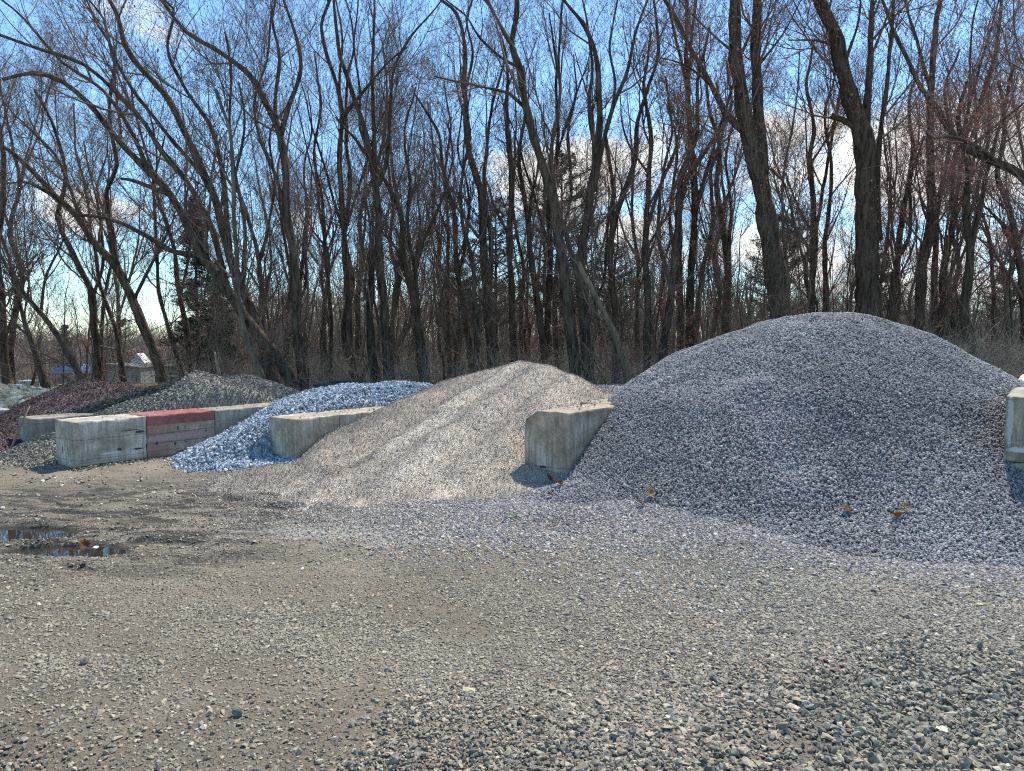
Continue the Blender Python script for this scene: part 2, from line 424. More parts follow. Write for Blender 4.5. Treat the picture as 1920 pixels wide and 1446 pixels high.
def concrete(name, tone=(.36, .34, .30), bands=(), red=None, marks=(), pale=0.35, stain=(.22, .19, .15), pink=0.0, Hz=.61):
    m, N, L, bs = mat(name)
    t = N.new('ShaderNodeTexCoord'); O = t.outputs['Object']
    sp = N.new('ShaderNodeSeparateXYZ'); L.new(O, sp.inputs[0]); x_, y_, z_ = sp.outputs
    def noise(s, d=8.0, ro=.6, sc=None):
        n = nd(N, 'ShaderNodeTexNoise', Scale=s, Detail=d, Roughness=ro)
        if sc:
            mp = N.new('ShaderNodeMapping'); mp.inputs['Scale'].default_value = sc; L.new(O, mp.inputs['Vector']); L.new(mp.outputs[0], n.inputs['Vector'])
        else: L.new(O, n.inputs['Vector'])
        return n.outputs['Fac']
    def mr(v, a, b):
        k = N.new('ShaderNodeMapRange'); k.inputs[1].default_value = a; k.inputs[2].default_value = b; L.new(v, k.inputs[0]); return k.outputs[0]
    c0 = ramp(N, [(.28, tuple(v * .42 for v in tone)), (.5, tone), (.70, tuple(v * 1.6 for v in tone))]); L.new(noise(4.5, 10.0, .68), c0.inputs[0])
    c = mixc(N, L, nmath(N, L, 'MULTIPLY', mr(noise(2.0, 6.0, .6), .5, .62), pale), c0.outputs[0], (.62, .575, .51))
    c = mixc(N, L, nmath(N, L, 'MULTIPLY', mr(noise(3.0, 8.0, .7, (7, 7, .7)), .48, .66), .8), c, stain)      # run-down streaks
    c = mixc(N, L, nmath(N, L, 'MULTIPLY', mr(noise(40.0, 4.0, .8), .55, .66), .75), c, (.09, .075, .06))        # pits
    wob = nmath(N, L, 'MULTIPLY', nmath(N, L, 'SUBTRACT', noise(3.0, 3.0), .5), .03)
    zz = nmath(N, L, 'ADD', z_, wob)
    hgt = noise(30.0, 8.0, .7)
    for zb, a in bands:                                                                                       # form-board joints
        ln = nmath(N, L, 'SUBTRACT', 1.0, mr(nmath(N, L, 'ABSOLUTE', nmath(N, L, 'SUBTRACT', zz, zb)), .001, .006))
        c = mixc(N, L, nmath(N, L, 'MULTIPLY', ln, a), c, (.10, .07, .06)); hgt = nmath(N, L, 'SUBTRACT', hgt, ln)
    if red is not None:
        zr = nmath(N, L, 'ADD', z_, nmath(N, L, 'MULTIPLY', nmath(N, L, 'SUBTRACT', noise(14.0, 6.0), .5), .035))
        top = mr(zr, red, red + .006)
        worn = mr(noise(13.0, 10.0, .8), .57, .62)
        rc = ramp(N, [(.3, (.20, .060, .055)), (.7, (.34, .13, .12))]); L.new(noise(6.0), rc.inputs[0])
        c = mixc(N, L, nmath(N, L, 'MULTIPLY', top, nmath(N, L, 'SUBTRACT', 1.0, worn)), c, rc.outputs[0])
        lines = mr(nmath(N, L, 'SUBTRACT', x_, nmath(N, L, 'MULTIPLY', noise(5.0), .5)), .25, -.15)
        c = mixc(N, L, nmath(N, L, 'MULTIPLY', lines, .55), c, (.33, .15, .14))
    for (mx_, my_, mz_, rx, ry, rz, col) in marks:                                                            # chips, holes, rust
        e = 0.0; tot = None
        for ax_, cc, rr in ((x_, mx_, rx), (y_, my_, ry), (z_, mz_, rz)):
            d = nmath(N, L, 'DIVIDE', nmath(N, L, 'SUBTRACT', ax_, cc), rr); d = nmath(N, L, 'MULTIPLY', d, d)
            tot = d if tot is None else nmath(N, L, 'ADD', tot, d)
        tot = nmath(N, L, 'ADD', tot, nmath(N, L, 'MULTIPLY', nmath(N, L, 'SUBTRACT', noise(26.0, 5.0, .7), .5), 3.0))
        mk = nmath(N, L, 'SUBTRACT', 1.0, mr(tot, .6, 1.0), True)
        c = mixc(N, L, mk, c, col); hgt = nmath(N, L, 'SUBTRACT', hgt, nmath(N, L, 'MULTIPLY', mk, 1.2))
    # dusty splash line near the gravel
    L.new(c, bs.inputs['Base Color']); bs.inputs['Roughness'].default_value = .93; bs.inputs['Specular IOR Level'].default_value = .2
    bump(N, L, hgt, bs, .55, .012)
    return m
DARK = (.06, .055, .05)
def block(corner, s0, Lx, z0, Hz, label, matl, seed, Wy=.61, chamfer=None, group=None, rough=1.5, yaw=0.0, cat='concrete block'):
    """corner = (x, y) of the wall's right front edge; s0 = how far back along the wall this block begins"""
    me = block_mesh(Lx - .008, Wy, Hz, seed, chamfer, rough)
    o = link('concrete_block', me, mats=[matl])
    o.location = (corner[0] + DX * (s0 + .004), corner[1] + DY * (s0 + .004), z0)
    o.rotation_euler = (0, 0, math.atan2(DY, DX) + yaw)
    tag(o, label, cat, group or 'concrete blocks dividing the stone bays')
    return o
W1, W2, W3, W4, W0 = (-5.73, 9.29), (-2.945, 9.65), (.645, 8.0), (5.14, 6.34), (-7.45, 11.0)
m_pale = concrete('concrete_weathered', (0.403, 0.360, 0.285), [(.40, .5), (.13, .35)], pale=.75, marks=[
    (.56, 0, .215, .028, .05, .035, DARK), (.82, 0, .20, .075, .05, .014, DARK), (.72, 0, .47, .16, .05, .006, DARK), (.84, 0, .435, .06, .05, .02, DARK),
    (0, .38, .25, .05, .016, .06, DARK), (0, .22, .2, .05, .01, .03, DARK), (.35, 0, .05, .55, .05, .055, (.46, .39, .27)), (.45, 0, .19, .16, .05, .02, (.55, .55, .53))])
m_red = concrete('concrete_red_painted', (0.370, 0.278, 0.202), [(.37, .8), (.235, .9), (.12, .3)], red=.485, pale=.15, marks=[(.5, 0, .302, .75, .05, .062, (.40, .27, .235)), 
    (.45, 0, .42, .014, .05, .035, DARK), (.56, 0, .43, .008, .05, .012, DARK), (.40, 0, .20, .018, .05, .022, DARK), (.56, 0, .21, .01, .05, .012, DARK),
    (.13, 0, .235, .014, .05, .03, DARK), (.88, 0, .335, .018, .05, .012, DARK), (.48, 0, .08, .05, .05, .008, DARK)])
m_grey = concrete('concrete_plain_grey', (0.314, 0.273, 0.216), [(.47, .35)], pale=.2)
m_dull = concrete('concrete_dull', (0.302, 0.268, 0.207), [], pale=.1)
m_brown = concrete('concrete_brownish', (.39, .32, .24), [], pale=.55, marks=[(.765, 0, .5, .012, .05, .3, (.16, .07, .035)), (0, .45, .1, .05, .1, .02, (.25, .17, .11)), (0, .08, .2, .05, .012, .012, DARK)])
m_speck = concrete('concrete_speckled', (.36, .29, .22), [(.13, .5)], pale=.4, marks=[(0, .36, .12, .05, .05, .02, DARK), (0, .3, .02, .05, .35, .045, (.6, .6, .58)), (.1, .45, .66, .12, .06, .03, (.5, .3, .13))], stain=(.17, .145, .11))
m_green = concrete('concrete_mossy', (0.280, 0.252, 0.189), [], pale=.25, marks=[(0, .5, .12, .05, .1, .03, (.5, .5, .48)), (0, .57, .4, .05, .03, .3, (.42, .42, .39))], stain=(.13, .13, .09))
m_edge = concrete('concrete_clean', (0.504, 0.443, 0.350), [], pale=.5)
block(W1, 0, .943, -.04, .645, 'pale chipped concrete block with dark holes, left of the red painted block', m_pale, 1, rough=2.0)
block(W1, .943, 1.04, -.03, .64, 'concrete block with a red painted top band and pinkish board lines', m_red, 2)
block(W1, 1.983, 1.3, -.04, .645, 'plain grey concrete block between the red painted block and the blue stone pile', m_grey, 3)
block(W1, 3.283, 1.3, -.04, .645, 'grey concrete block half buried behind the blue stone pile', m_dull, 4)
block(W2, 0, .77, -.03, .635, 'brownish concrete block standing between the blue stone pile and the tan pea gravel pile', m_brown, 5)
block(W2, .77, 1.2, -.03, .633, 'concrete block with a rust streak at its joint, sinking into the tan pea gravel', m_brown, 6)
block(W2, 1.97, 1.2, -.03, .63, 'concrete block buried between the blue stones and the tan pea gravel', m_dull, 7)
block(W3, 0, 1.22, .09, .776, 'speckled concrete block with cut top corner beside the big grey stone pile', m_speck, 8, Wy=.63, chamfer=(.20, .13))
block(W3, 1.22, 1.22, .10, .77, 'concrete block buried between the tan pea gravel and the big grey stone pile', m_dull, 9)
block(W4, 0, 1.22, .54, .615, 'mossy grey concrete block at the right edge of the tallest pile, upper of two', m_green, 10)
block(W4, 0, 1.22, -.075, .61, 'mossy grey concrete block buried in stones at the right edge, lower of two', m_green, 11)
block(W4, 1.22, 1.3, .54, .61, 'concrete block under the right slope of the big grey stone pile', m_dull, 12)
block(W4, 2.52, 1.3, .54, .62, 'clean pale concrete block top showing past the right slope of the big grey stone pile', m_edge, 13)
block(W4, 3.82, 1.3, .54, .62, 'clean pale concrete block behind the right end of the big grey stone pile', m_edge, 14)
block(W0, 0, 1.2, -.1, .56, 'small grey concrete block between the maroon stones and the dark grey stones', m_grey, 15, Wy=.5)
block(W0, 1.2, 1.2, -.1, .56, 'grey concrete block buried between the maroon pile and the dark grey pile', m_dull, 16, Wy=.5)
block((-10.5, 11.3), 0, 2.2, -.2, .61, 'pale concrete block between the tan cobble pile and the maroon pile', m_edge, 17, Wy=.5)
# ---------------------------------------------------------------- stone piles
def foot(z, x, y, k):
    """let the heap thin out into the yard instead of ending at a crease"""
    g = ground_h(x, y); a = np.clip((z - g) / k, -30, 30)
    return g + k * np.log1p(np.exp(a)) - .035
def h_big(x, y):
    dx = x - 4.30; dy = y - 9.75
    sx = np.where(dx > 0, .95, 1.14)
    r = np.sqrt((dx / sx) ** 2 + (dy * np.where(dy < 0, 1.10, 1.0)) ** 2)
    z = 2.12 - .68 * (np.sqrt(r * r + 1.7) - 1.304)
    z = z + .15 * fbm(x, y, 3, .9) + .09 * fbm(x, y, 2, 2.6)
    for cx, cy, rr in ((3.3, 8.3, .8), (5.2, 8.0, .6), (2.2, 8.6, .5)):      # shallow slumps with a lip of stones below
        z = z - .045 * np.exp(-((x - cx) / rr) ** 2 - ((y - cy) / .35) ** 2) + .035 * np.exp(-((x - cx) / rr) ** 2 - ((y - cy + .65) / .3) ** 2)
    q, t = qt(x, y)
    z = smin(z, .24 + .66 * (t - 6.8) + .60 * (q + 4.27) + .04 * fbm(x, y, 2, 3), .15)
    z = z - (3 * sstep(8.4, 7.4, t) + .35) * np.clip(-4.4 - q, 0, 9)
    toe = sstep(.55, 0, z) * .10 * fbm(x + 9, y, 3, 1.6)
    # lobe of stones that ran out at the left front, towards the end of the wall
    z = smax(z, .26 - .38 * np.sqrt((x - .75) ** 2 + ((y - 7.45) * .9) ** 2 + .04), .12)
    # shelf of stones spreading out to the right of the frame
    z = smax(z, .47 - .36 * np.sqrt(((x - 4.6) * .55) ** 2 + ((y - 6.5) * 1.05) ** 2 + .05), .2)
    return foot(z + toe, x, y, .075)
def h_pea(x, y):
    q, t = qt(x, y)
    dx = x - .25; dy = y - 12.0
    a = np.where(dx < 0, 4.9, 3.45); b = np.where(dy < 0, 5.25, 4.0)
    r = np.sqrt((dx / a) ** 2 + (dy / b) ** 2)
    z = 1.34 * np.clip(1 - (np.sqrt(r * r + .020) - .141), 0, 1) ** 1.22 - .03 - .5 * np.clip(r - .98, 0, 9)
    # wheel-worn furrows running down from the crest to the front left
    u = (x - .6) * .9 - (y - 12) * .43; v = (x - .6) * .43 + (y - 12) * .9
    m = sstep(1.5, .5, np.abs(u - .1)) * sstep(.3, -1.0, v) * sstep(-5.5, -3.5, v)
    z = z + m * .045 * np.sin(u * 11.0 + .8 * np.sin(v * .9)) + m * .07
    z = z - .27 * np.exp(-((u + .95) / .42) ** 2) * sstep(.2, -1.2, v) * sstep(-5, -3, v)
    z = z - .13 * np.exp(-((u + 2.3) / .55) ** 2) * sstep(0, -1.0, v) * sstep(-5, -3, v)
    z = z + .14 * fbm(x, y, 3, 1.1) + .09 * fbm(x, y, 3, 3.1)
    # the heap sinks towards the end of the wall on its left
    lim = .06 + .74 * (t - 5.98) + .62 * (q + 8.13)
    z = smin(z, lim + .04 * fbm(x, y, 2, 3), .12)
    z = z - 3 * np.clip(-8.2 - q, 0, 9) * sstep(6.95, 6.75, t)
    z = z - .16 * sstep(-6.0, -5.0, q) * sstep(8.2, 7.0, t)
    # spill round the wall end and the low brown hummocks in front
    z = smax(z, .27 - .27 * np.sqrt((x + 2.80) ** 2 * 1.2 + (y - 8.55) ** 2 + .03), .05)
    z = smax(z, .36 - .50 * np.sqrt((x + 2.05) ** 2 + ((y - 8.1) * 1.5) ** 2 + .02), .07)
    return foot(z, x, y, .05)
def h_blue(x, y):
    q, t = qt(x, y)
    t0 = 5.45 - .62 * (q + 10.15)
    z = smin(.40 * (t - t0), .86 + .10 * fbm(x, y, 3, .8), .25)
    z = z - .45 * np.clip(-9.95 - q, 0, 9) - .42 * np.clip(q + 9.0, 0, 9) * 1.5 - .45 * np.clip(t - 9.6, 0, 9)
    z = z + .10 * fbm(x, y, 3, 1.3)
    z = z - 4 * np.clip(-10.2 - q, 0, 9) * sstep(7.5, 7.1, t)
    # low spill that ran out round the end of the wall on the right
    sp_ = .34 * (t - 4.62 - 1.0 * np.clip(q + 8.74, 0, 9)) + .03 * fbm(x, y, 2, 3)
    sp_ = np.where(q > -8.74, np.minimum(sp_, .05), -9)
    return np.where(t < 6.0, np.where(q > -8.78, np.maximum(z - 4 * np.clip(q + 8.70, 0, 9), sp_), z), z - 4 * np.clip(q + 8.70, 0, 9) * sstep(8.3, 7.6, t))
def h_dark(x, y):
    q, t = qt(x, y)
    a = 1.15 - .60 * (np.sqrt(((x + 5.35) / 1.25) ** 2 + (y - 11.95) ** 2 + .10) - .3)
    # ridge running left from the crest
    s = np.clip((-5.4 - x) / 2.6, 0, 1); yl = 12.1 - .1 * s
    rd = 1.08 - .72 * s - .75 * (np.sqrt((y - yl) ** 2 + .02) - .14) - .5 * np.clip(x + 5.4, 0, 9) - .5 * np.clip(-8.0 - x, 0, 9)
    b = 1.0 - .60 * (np.sqrt(((x + 5.35) / 1.2) ** 2 + (y - 14.0) ** 2 + .2) - .42)
    c = .36 - .36 * (np.sqrt(((x + 6.5) * .9) ** 2 + ((y - 10.75) * .75) ** 2 + .05))      # spill out between the wall ends
    z = smax(smax(smax(a, rd, .05), b, .06), c, .06) + .07 * fbm(x, y, 3, 1.6)
    z = z - .62 * np.exp(-((y - 11.62 - .22 * (x + 6.3)) / .26) ** 2) * sstep(-5.3, -5.75, x) * sstep(-8.0, -7.2, x)
    return z - 4 * np.clip(q + 10.72, 0, 9) * sstep(8.4, 7.6, t)
def h_maroon(x, y):
    z = .90 - .38 * (np.sqrt(((x + 8.45) / np.where(x < -8.45, .62, 1.0)) ** 2 + (y - 14.3) ** 2 + .3) - .5)
    z = smax(z, .30 - .30 * np.sqrt(((x + 8.5) * .9) ** 2 + ((y - 11.3) * .8) ** 2 + .05), .15)
    return z + .08 * fbm(x, y, 3, 1.2)
def h_cobble(x, y):
    return .66 - .33 * (np.sqrt(((x + 11.6) / 1.3) ** 2 + (y - 16.0) ** 2 + .2) - .4) + .12 * fbm(x, y, 3, 1.1)
def h_far(x, y):
    return .62 - .30 * (np.sqrt(((x - 2.2) / 1.6) ** 2 + (y - 17) ** 2 + .3) - .5) + .06 * fbm(x, y, 3, 1.1)

def pile(name, label, cat, hf, box, step, n, size, protos, cols, w, core_cols, cell, group='piles of landscaping stone', spread=.0, mats=None, tilt=.5, jit=.22, smooth=False, seed=1, csel=None, above=0.0):
    r = np.random.default_rng(seed)
    x0, x1, y0, y1 = box
    nx, ny = int((x1 - x0) / step), int((y1 - y0) / step)
    X, Y = np.meshgrid(np.linspace(x0, x1, nx), np.linspace(y0, y1, ny))
    Z = hf(X, Y); G = ground_h(X, Y)
    V = np.stack([X, Y, Z - .012 + .01 * fbm(X, Y, 2, 14)], -1).reshape(-1, 3)
    f = grid_faces(nx, ny); ok = (Z > G - .030).ravel()
    f = f[ok[f].any(1)]
    used = np.unique(f); remap = np.full(len(V), -1); remap[used] = np.arange(len(used)); f = remap[f]; V = V[used]
    # stones, area weighted by rejection
    P = []; tot = 0
    while tot < n:
        m = n * 2
        x = r.uniform(x0, x1, m); y = r.uniform(y0, y1, m)
        z = hf(x, y); e = .03
        gx = (hf(x + e, y) - z) / e; gy = (hf(x, y + e) - z) / e
        lift = z - ground_h(x, y)
        keep = (lift > above + spread * (r.random(m) - 1.0))
        # fewer on slopes that face away from the yard
        back = sstep(.1, .5, -gy)
        keep &= r.random(m) > back * .8
        keep &= np.sqrt(1 + gx * gx + gy * gy) / 1.5 > r.random(m)
        zz = np.maximum(z, ground_h(x, y))
        p = np.stack([x, y, zz, gx, gy], -1)[keep]; P.append(p); tot += len(p)
    P = np.concatenate(P)[:n]
    nr = np.stack([-P[:, 3], -P[:, 4], np.ones(n)], -1); nr /= np.linalg.norm(nr, axis=1)[:, None]
    sz = size[0] * np.exp(r.normal(0, size[1], n))
    c = palette(n, cols, w, jit, r)
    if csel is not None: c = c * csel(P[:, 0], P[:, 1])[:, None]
    SV, SF, SC = stones_np(P[:, :3].copy(), sz, protos, c, nr, tilt, r, .12)
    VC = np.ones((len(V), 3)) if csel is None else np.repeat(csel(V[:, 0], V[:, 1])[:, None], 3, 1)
    A, Fs, C = join_np([(V, [f], VC), (SV, SF, SC)])
    mi = np.concatenate([np.zeros(len(f)), np.ones(sum(len(q) for q in SF))])
    sm = np.concatenate([np.ones(len(f), bool), np.full(sum(len(q) for q in SF), smooth)])
    core = heap_core_mat(name + '_bed', core_cols, cell)
    st = mats or stone_mat(name + '_stone')
    o = link(name, mesh_np(name, A, Fs, sm, C, mi), mats=[core, st])
    return tag(o, label, cat, group)
def big_tone(x, y):
    return np.clip(1 + .70 * fbm(x, y, 4, .8) + .25 * fbm(x * 2.2, y * .7, 3, 1.7), .6, 1.4)
BIG = [(.238, .228, .228), (.305, .294, .29), (.172, .166, .17), (.41, .392, .38), (.27, .232, .215)]
pile('grey_stone_pile', 'tallest pile, of blue grey rounded stones, filling the bay on the right', 'stone pile', h_big, (-.6, 9.8, 4.2, 14.5), .05, 185000,
     (.0235, .24), ROUNDS, BIG, [4, 4, 3, 1.2, 1.6], BIG[:3], 42.0, spread=.034, tilt=.6, smooth=True, seed=21, jit=.17, csel=big_tone)
def pea_tone(x, y):
    # pale and dark streaks paint the furrows' light and shade into the gravel
    u = (x - .6) * .9 - (y - 12) * .43; v = (x - .6) * .43 + (y - 12) * .9
    m = sstep(1.6, .9, np.abs(u + .1)) * sstep(.2, -.8, v)
    k = 1 + m * (.15 * (np.abs(np.sin(u * 5.5 + .4 * np.sin(v * .9))) ** 3 * 2 - .7) + .16) - .16 * sstep(-.6, -1.4, u) * sstep(.2, -.6, v) * (fbm(x, y, 3, 1.5) > -.05)
    brown = np.exp(-((x + 2.05) / .5) ** 2 - ((y - 8.2) / .35) ** 2)
    return np.clip(k + .25 * fbm(x, y, 3, 1.2) - .45 * brown, .35, 1.5)
PEA = [(.39, .32, .245), (.25, .235, .215), (.52, .46, .38), (.31, .23, .16), (.17, .155, .135)]
pile('pea_gravel_pile', 'wide tan pea gravel pile with wheel furrows between the brownish and the speckled block', 'gravel pile', h_pea, (-4.4, 3.4, 5.9, 15.5), .045, 115000,
     (.0155, .25), CHIP, PEA, [4, 3, 3, 1.2, 1.2], [PEA[0], PEA[1], PEA[2], PEA[3]], 75.0, spread=.034, tilt=.8, seed=22, jit=.25, csel=pea_tone)
BLUE = [(.34, .39, .44), (.225, .265, .31), (.54, .58, .615), (.15, .18, .22)]
pile('blue_stone_pile', 'bright blue grey crushed stone pile behind the brownish block', 'stone pile', h_blue, (-5.6, -.6, 8.0, 14.2), .05, 21000,
     (.043, .28), CRUSH, BLUE, [4, 3, 3, 1.3], BLUE[:2] + BLUE[3:], 24.0, spread=.04, tilt=.8, seed=23, jit=.2)
def shade_tone(x, y):
    # shade of the dug face and the wall-end spill, put into the stone colour
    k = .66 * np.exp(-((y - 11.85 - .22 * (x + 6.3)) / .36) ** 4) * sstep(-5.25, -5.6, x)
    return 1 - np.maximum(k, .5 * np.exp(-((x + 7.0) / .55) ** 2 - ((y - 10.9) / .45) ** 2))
DK = [(.19, .18, .15), (.27, .25, .205), (.12, .118, .105), (.38, .35, .29)]
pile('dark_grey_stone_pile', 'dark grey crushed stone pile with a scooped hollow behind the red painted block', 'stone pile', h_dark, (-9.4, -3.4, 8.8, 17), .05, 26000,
     (.034, .28), CHIP, DK, [4, 4, 2.5, 1], DK[:3], 40.0, spread=.04, tilt=.8, seed=24, jit=.22, csel=shade_tone)
MR = [(.10, .060, .058), (.145, .09, .085), (.072, .045, .045), (.21, .155, .145)]
pile('maroon_stone_pile', 'maroon crushed stone pile left of the dark grey pile', 'stone pile', h_maroon, (-12.6, -6.0, 9.4, 17.4), .06, 27000,
     (.030, .26), CHIP, MR, [4, 4, 2, .8], MR[:3], 30.0, spread=.03, tilt=.8, seed=25, jit=.2)
CB = [(.76, .57, .34), (.54, .39, .22), (.80, .66, .45), (.34, .24, .13)]
pile('cobble_pile', 'tan rounded cobble pile at the far left edge', 'stone pile', h_cobble, (-15, -8.6, 13.2, 19), .08, 7500,
     (.105, .25), ROUND, CB, [4, 3, 2.5, 1], [(.12, .1, .08), (.16, .14, .1)], 12.0, tilt=.4, smooth=True, seed=26)
pile('far_gravel_pile', 'low grey gravel pile just showing behind the tan pea gravel pile', 'gravel pile', h_far, (-1.5, 5.8, 14.2, 19.6), .08, 7000,
     (.04, .25), CHIP, PEA, [1, 3, 2, .5, 1], PEA[1:3], 30.0, tilt=.8, seed=27)

# ---------------------------------------------------------------- loose stone on the ground: nobody could count it
def top_h(x, y):
    return ground_h(x, y)
def scatter(n, box, dens, seed):
    r = np.random.default_rng(seed); P = []; tot = 0
    while tot < n:
        m = n * 2
        x = r.uniform(box[0], box[1], m); y = r.uniform(box[2], box[3], m)
        k = (np.abs(x) < .78 * y + 1.2) & (r.random(m) < dens(x, y))
        k &= ~((x < -3.0) & (x > -5.7) & (y > 5.3) & (y < 6.7) & (ground_h(x, y) < WATER_Z + .01))
        P.append(np.stack([x[k], y[k]], -1)); tot += k.sum()
    P = np.concatenate(P)[:n]
    return np.column_stack([P, top_h(P[:, 0], P[:, 1])])
GR = [(.262, .226, .168), (.33, .28, .205), (.165, .15, .122), (.41, .345, .255), (.215, .20, .172), (.28, .218, .152)]
def d_fore(x, y):
    nse = fbm(x, y, 4, .75) * 2.4 + fbm(x, y, 3, 3.0) * 1.5
    bias = .36 + .20 * x - .10 * (y - 3.4) + .45 * sstep(3.4, 2.4, y) * sstep(-1.5, .5, x) + .35 * sstep(-.3, 1.2, x)
    return np.clip(sstep(-.22, .50, nse + bias), .20, 1) * sstep(7.2, 5.8, y) * np.where(y < 6, 1, .7)
r_ = np.random.default_rng(31)
n1 = 205000; P1 = scatter(n1, (-6.2, 6.2, 1.9, 7.0), d_fore, 32)
sz1 = (.0195 * (1 + .35 * np.clip(fbm(P1[:, 0] + 7, P1[:, 1] + 3, 3, .7) * 2, -.6, .8))) * np.exp(r_.normal(0, .34, n1)) * (1 + .32 * sstep(-.6, 1.2, P1[:, 0] + .5 * (2.8 - P1[:, 1])) * sstep(4.2, 2.6, P1[:, 1]))
# colour: warm taupe to the left and middle, cooler and greyer to the right
c1 = palette(n1, GR, [4, 4, 3, 1.6, 2.4, 1], .2, r_)
cool = sstep(-.3, 2.6, P1[:, 0] + .35 * (P1[:, 1] - 4) + 1.4 * fbm(P1[:, 0], P1[:, 1], 3, .6))[:, None]
c1 = c1 * (1 - cool) + c1 * np.array([.93, .97, 1.02]) * cool
dusty = (sstep(.1, .5, fbm(P1[:, 0] + 30, P1[:, 1], 3, .8) * 2.4))[:, None]
c1 = c1 * (1 - .5 * dusty) + np.array([.27, .235, .18]) * .5 * dusty
loose = r_.random(n1) < sstep(-.5, 1.1, .22 * P1[:, 0] - 1.5 * (P1[:, 1] - 3.15) + 2.2 * fbm(P1[:, 0] + 4, P1[:, 1], 4, 1.1))
c1[loose] *= np.array([.90, .93, .93])
V1 = stones_np(P1[~loose], sz1[~loose], FLAT, c1[~loose], None, .22, r_, .05)
V1b = stones_np(P1[loose], sz1[loose] * .98, CRUSH, c1[loose], None, .5, r_, .22)
# finer grit everywhere between
n2 = 110000; P2 = scatter(n2, (-6.2, 6.2, 1.9, 7.6), lambda x, y: .35 + .5 * sstep(-.2, .3, fbm(x, y, 3, 1.1) * 2), 33)
V2 = stones_np(P2, .0095 * np.exp(r_.normal(0, .3, n2)), CHIP, palette(n2, GR, [3, 4, 2, 2, 1, 1], .25, r_), None, .6, r_, .1)
# pale blue grey stones run out in front of the big pile
def d_apron(x, y):
    edge = y - (5.05 - .12 * x) + 1.1 * fbm(x, y, 3, .9)
    hole = np.exp(-((x - 3.1) / .7) ** 2 - ((y - 5.7) / .25) ** 2) + np.exp(-((x - .35) / .6) ** 2 - ((y - 6.35) / .22) ** 2)
    return (.9 * sstep(.1, 1.3, edge) + .16 * sstep(-1.0, .3, edge)) * sstep(-2.3, .4, x - .9 * (6.4 - y) * 0 + .6 * fbm(x, y, 3, 1.4)) * np.clip(1 - hole, 0, 1) * sstep(8.6, 7.6, y)
AP = [(.35, .325, .305), (.44, .41, .38), (.24, .225, .215), (.53, .49, .44), (.33, .28, .23)]
n3 = 85000; P3 = scatter(n3, (-2.4, 7.0, 4.3, 8.4), d_apron, 34)
V3 = stones_np(P3, .0200 * np.exp(r_.normal(0, .34, n3)), CRUSH, palette(n3, AP, [4, 3, 2, 1.5, 1], .22, r_), None, .4, r_, .15)
# pea gravel run out in front of the middle pile
def d_pea(x, y):
    e = y - 5.7 - .22 * np.abs(x + .8) + 1.0 * fbm(x, y, 3, 1.0)
    return sstep(0, .8, e) * sstep(-3.4, -2.0, x) * sstep(2.2, .8, x)
n4 = 48000; P4 = scatter(n4, (-3.6, 2.2, 5.0, 9.2), d_pea, 35)
V4 = stones_np(P4, .0165 * np.exp(r_.normal(0, .25, n4)), CHIP, palette(n4, PEA, [4, 3, 4, 1, 1], .22, r_), None, .6, r_, .15)
# pale pebbles and clods left of the middle, towards the wall
def d_left(x, y):
    return sstep(-1.6, -3.0, x) * sstep(5.6, 7.2, y) * (.25 + .75 * sstep(-.1, .3, fbm(x, y, 3, 1.3) * 2))
n5 = 5200; P5 = scatter(n5, (-8.0, -1.5, 5.6, 10.5), d_left, 36)
V5 = stones_np(P5, .022 * np.exp(r_.normal(0, .42, n5)), CRUSH, palette(n5, [(.42, .36, .27), (.28, .24, .18), (.17, .15, .12), (.5, .47, .4)], [3, 3, 2, 1], .2, r_), None, .4, r_, .1)
# a few stones and dust chips left lying on top of the walls
tp_ = []
for (cx, cy), z0, s1, cnt in ((W1, .607, 2.9, 90), (W2, .607, 2.6, 170), (W3, .878, 2.3, 220), (W4, 1.158, 4.6, 120), (W0, .46, 2.0, 60)):
    s_ = s1 * r_.random(cnt) ** .6; w_ = r_.uniform(.03, .55, cnt)
    tp_.append(np.stack([cx + DX * s_ - DY * w_, cy + DY * s_ + DX * w_, np.full(cnt, z0)], -1))
tp_ = np.concatenate(tp_)
V6 = stones_np(tp_, .019 * np.exp(r_.normal(0, .4, len(tp_))), CRUSH, palette(len(tp_), PEA + AP[:2], None, .2, r_), None, .4, r_, .2)
# dark chips and pebbles gathered along the foot of the left wall
n7 = 900; s7 = r_.uniform(-.1, 2.0, n7); w7 = -np.abs(r_.normal(.02, .10, n7))
P7 = np.stack([W1[0] + DX * s7 - DY * w7, W1[1] + DY * s7 + DX * w7], -1); P7 = np.column_stack([P7, ground_h(P7[:, 0], P7[:, 1])])
V7 = stones_np(P7, .026 * np.exp(r_.normal(0, .35, n7)), CRUSH, palette(n7, [(.07, .065, .055), (.12, .11, .10), (.34, .29, .22)], [5, 3, 1], .2, r_), None, .5, r_, .25)
ga, gf, gc = join_np([V1, V1b, V2, V3, V4, V5, V6, V7])
gv = link('gravel', mesh_np('gravel', ga, gf, False, gc), mats=[stone_mat('loose_stone', scale=90)])
tag(gv, 'loose crushed stone and grit spread over the dirt yard', 'gravel', kind='stuff')
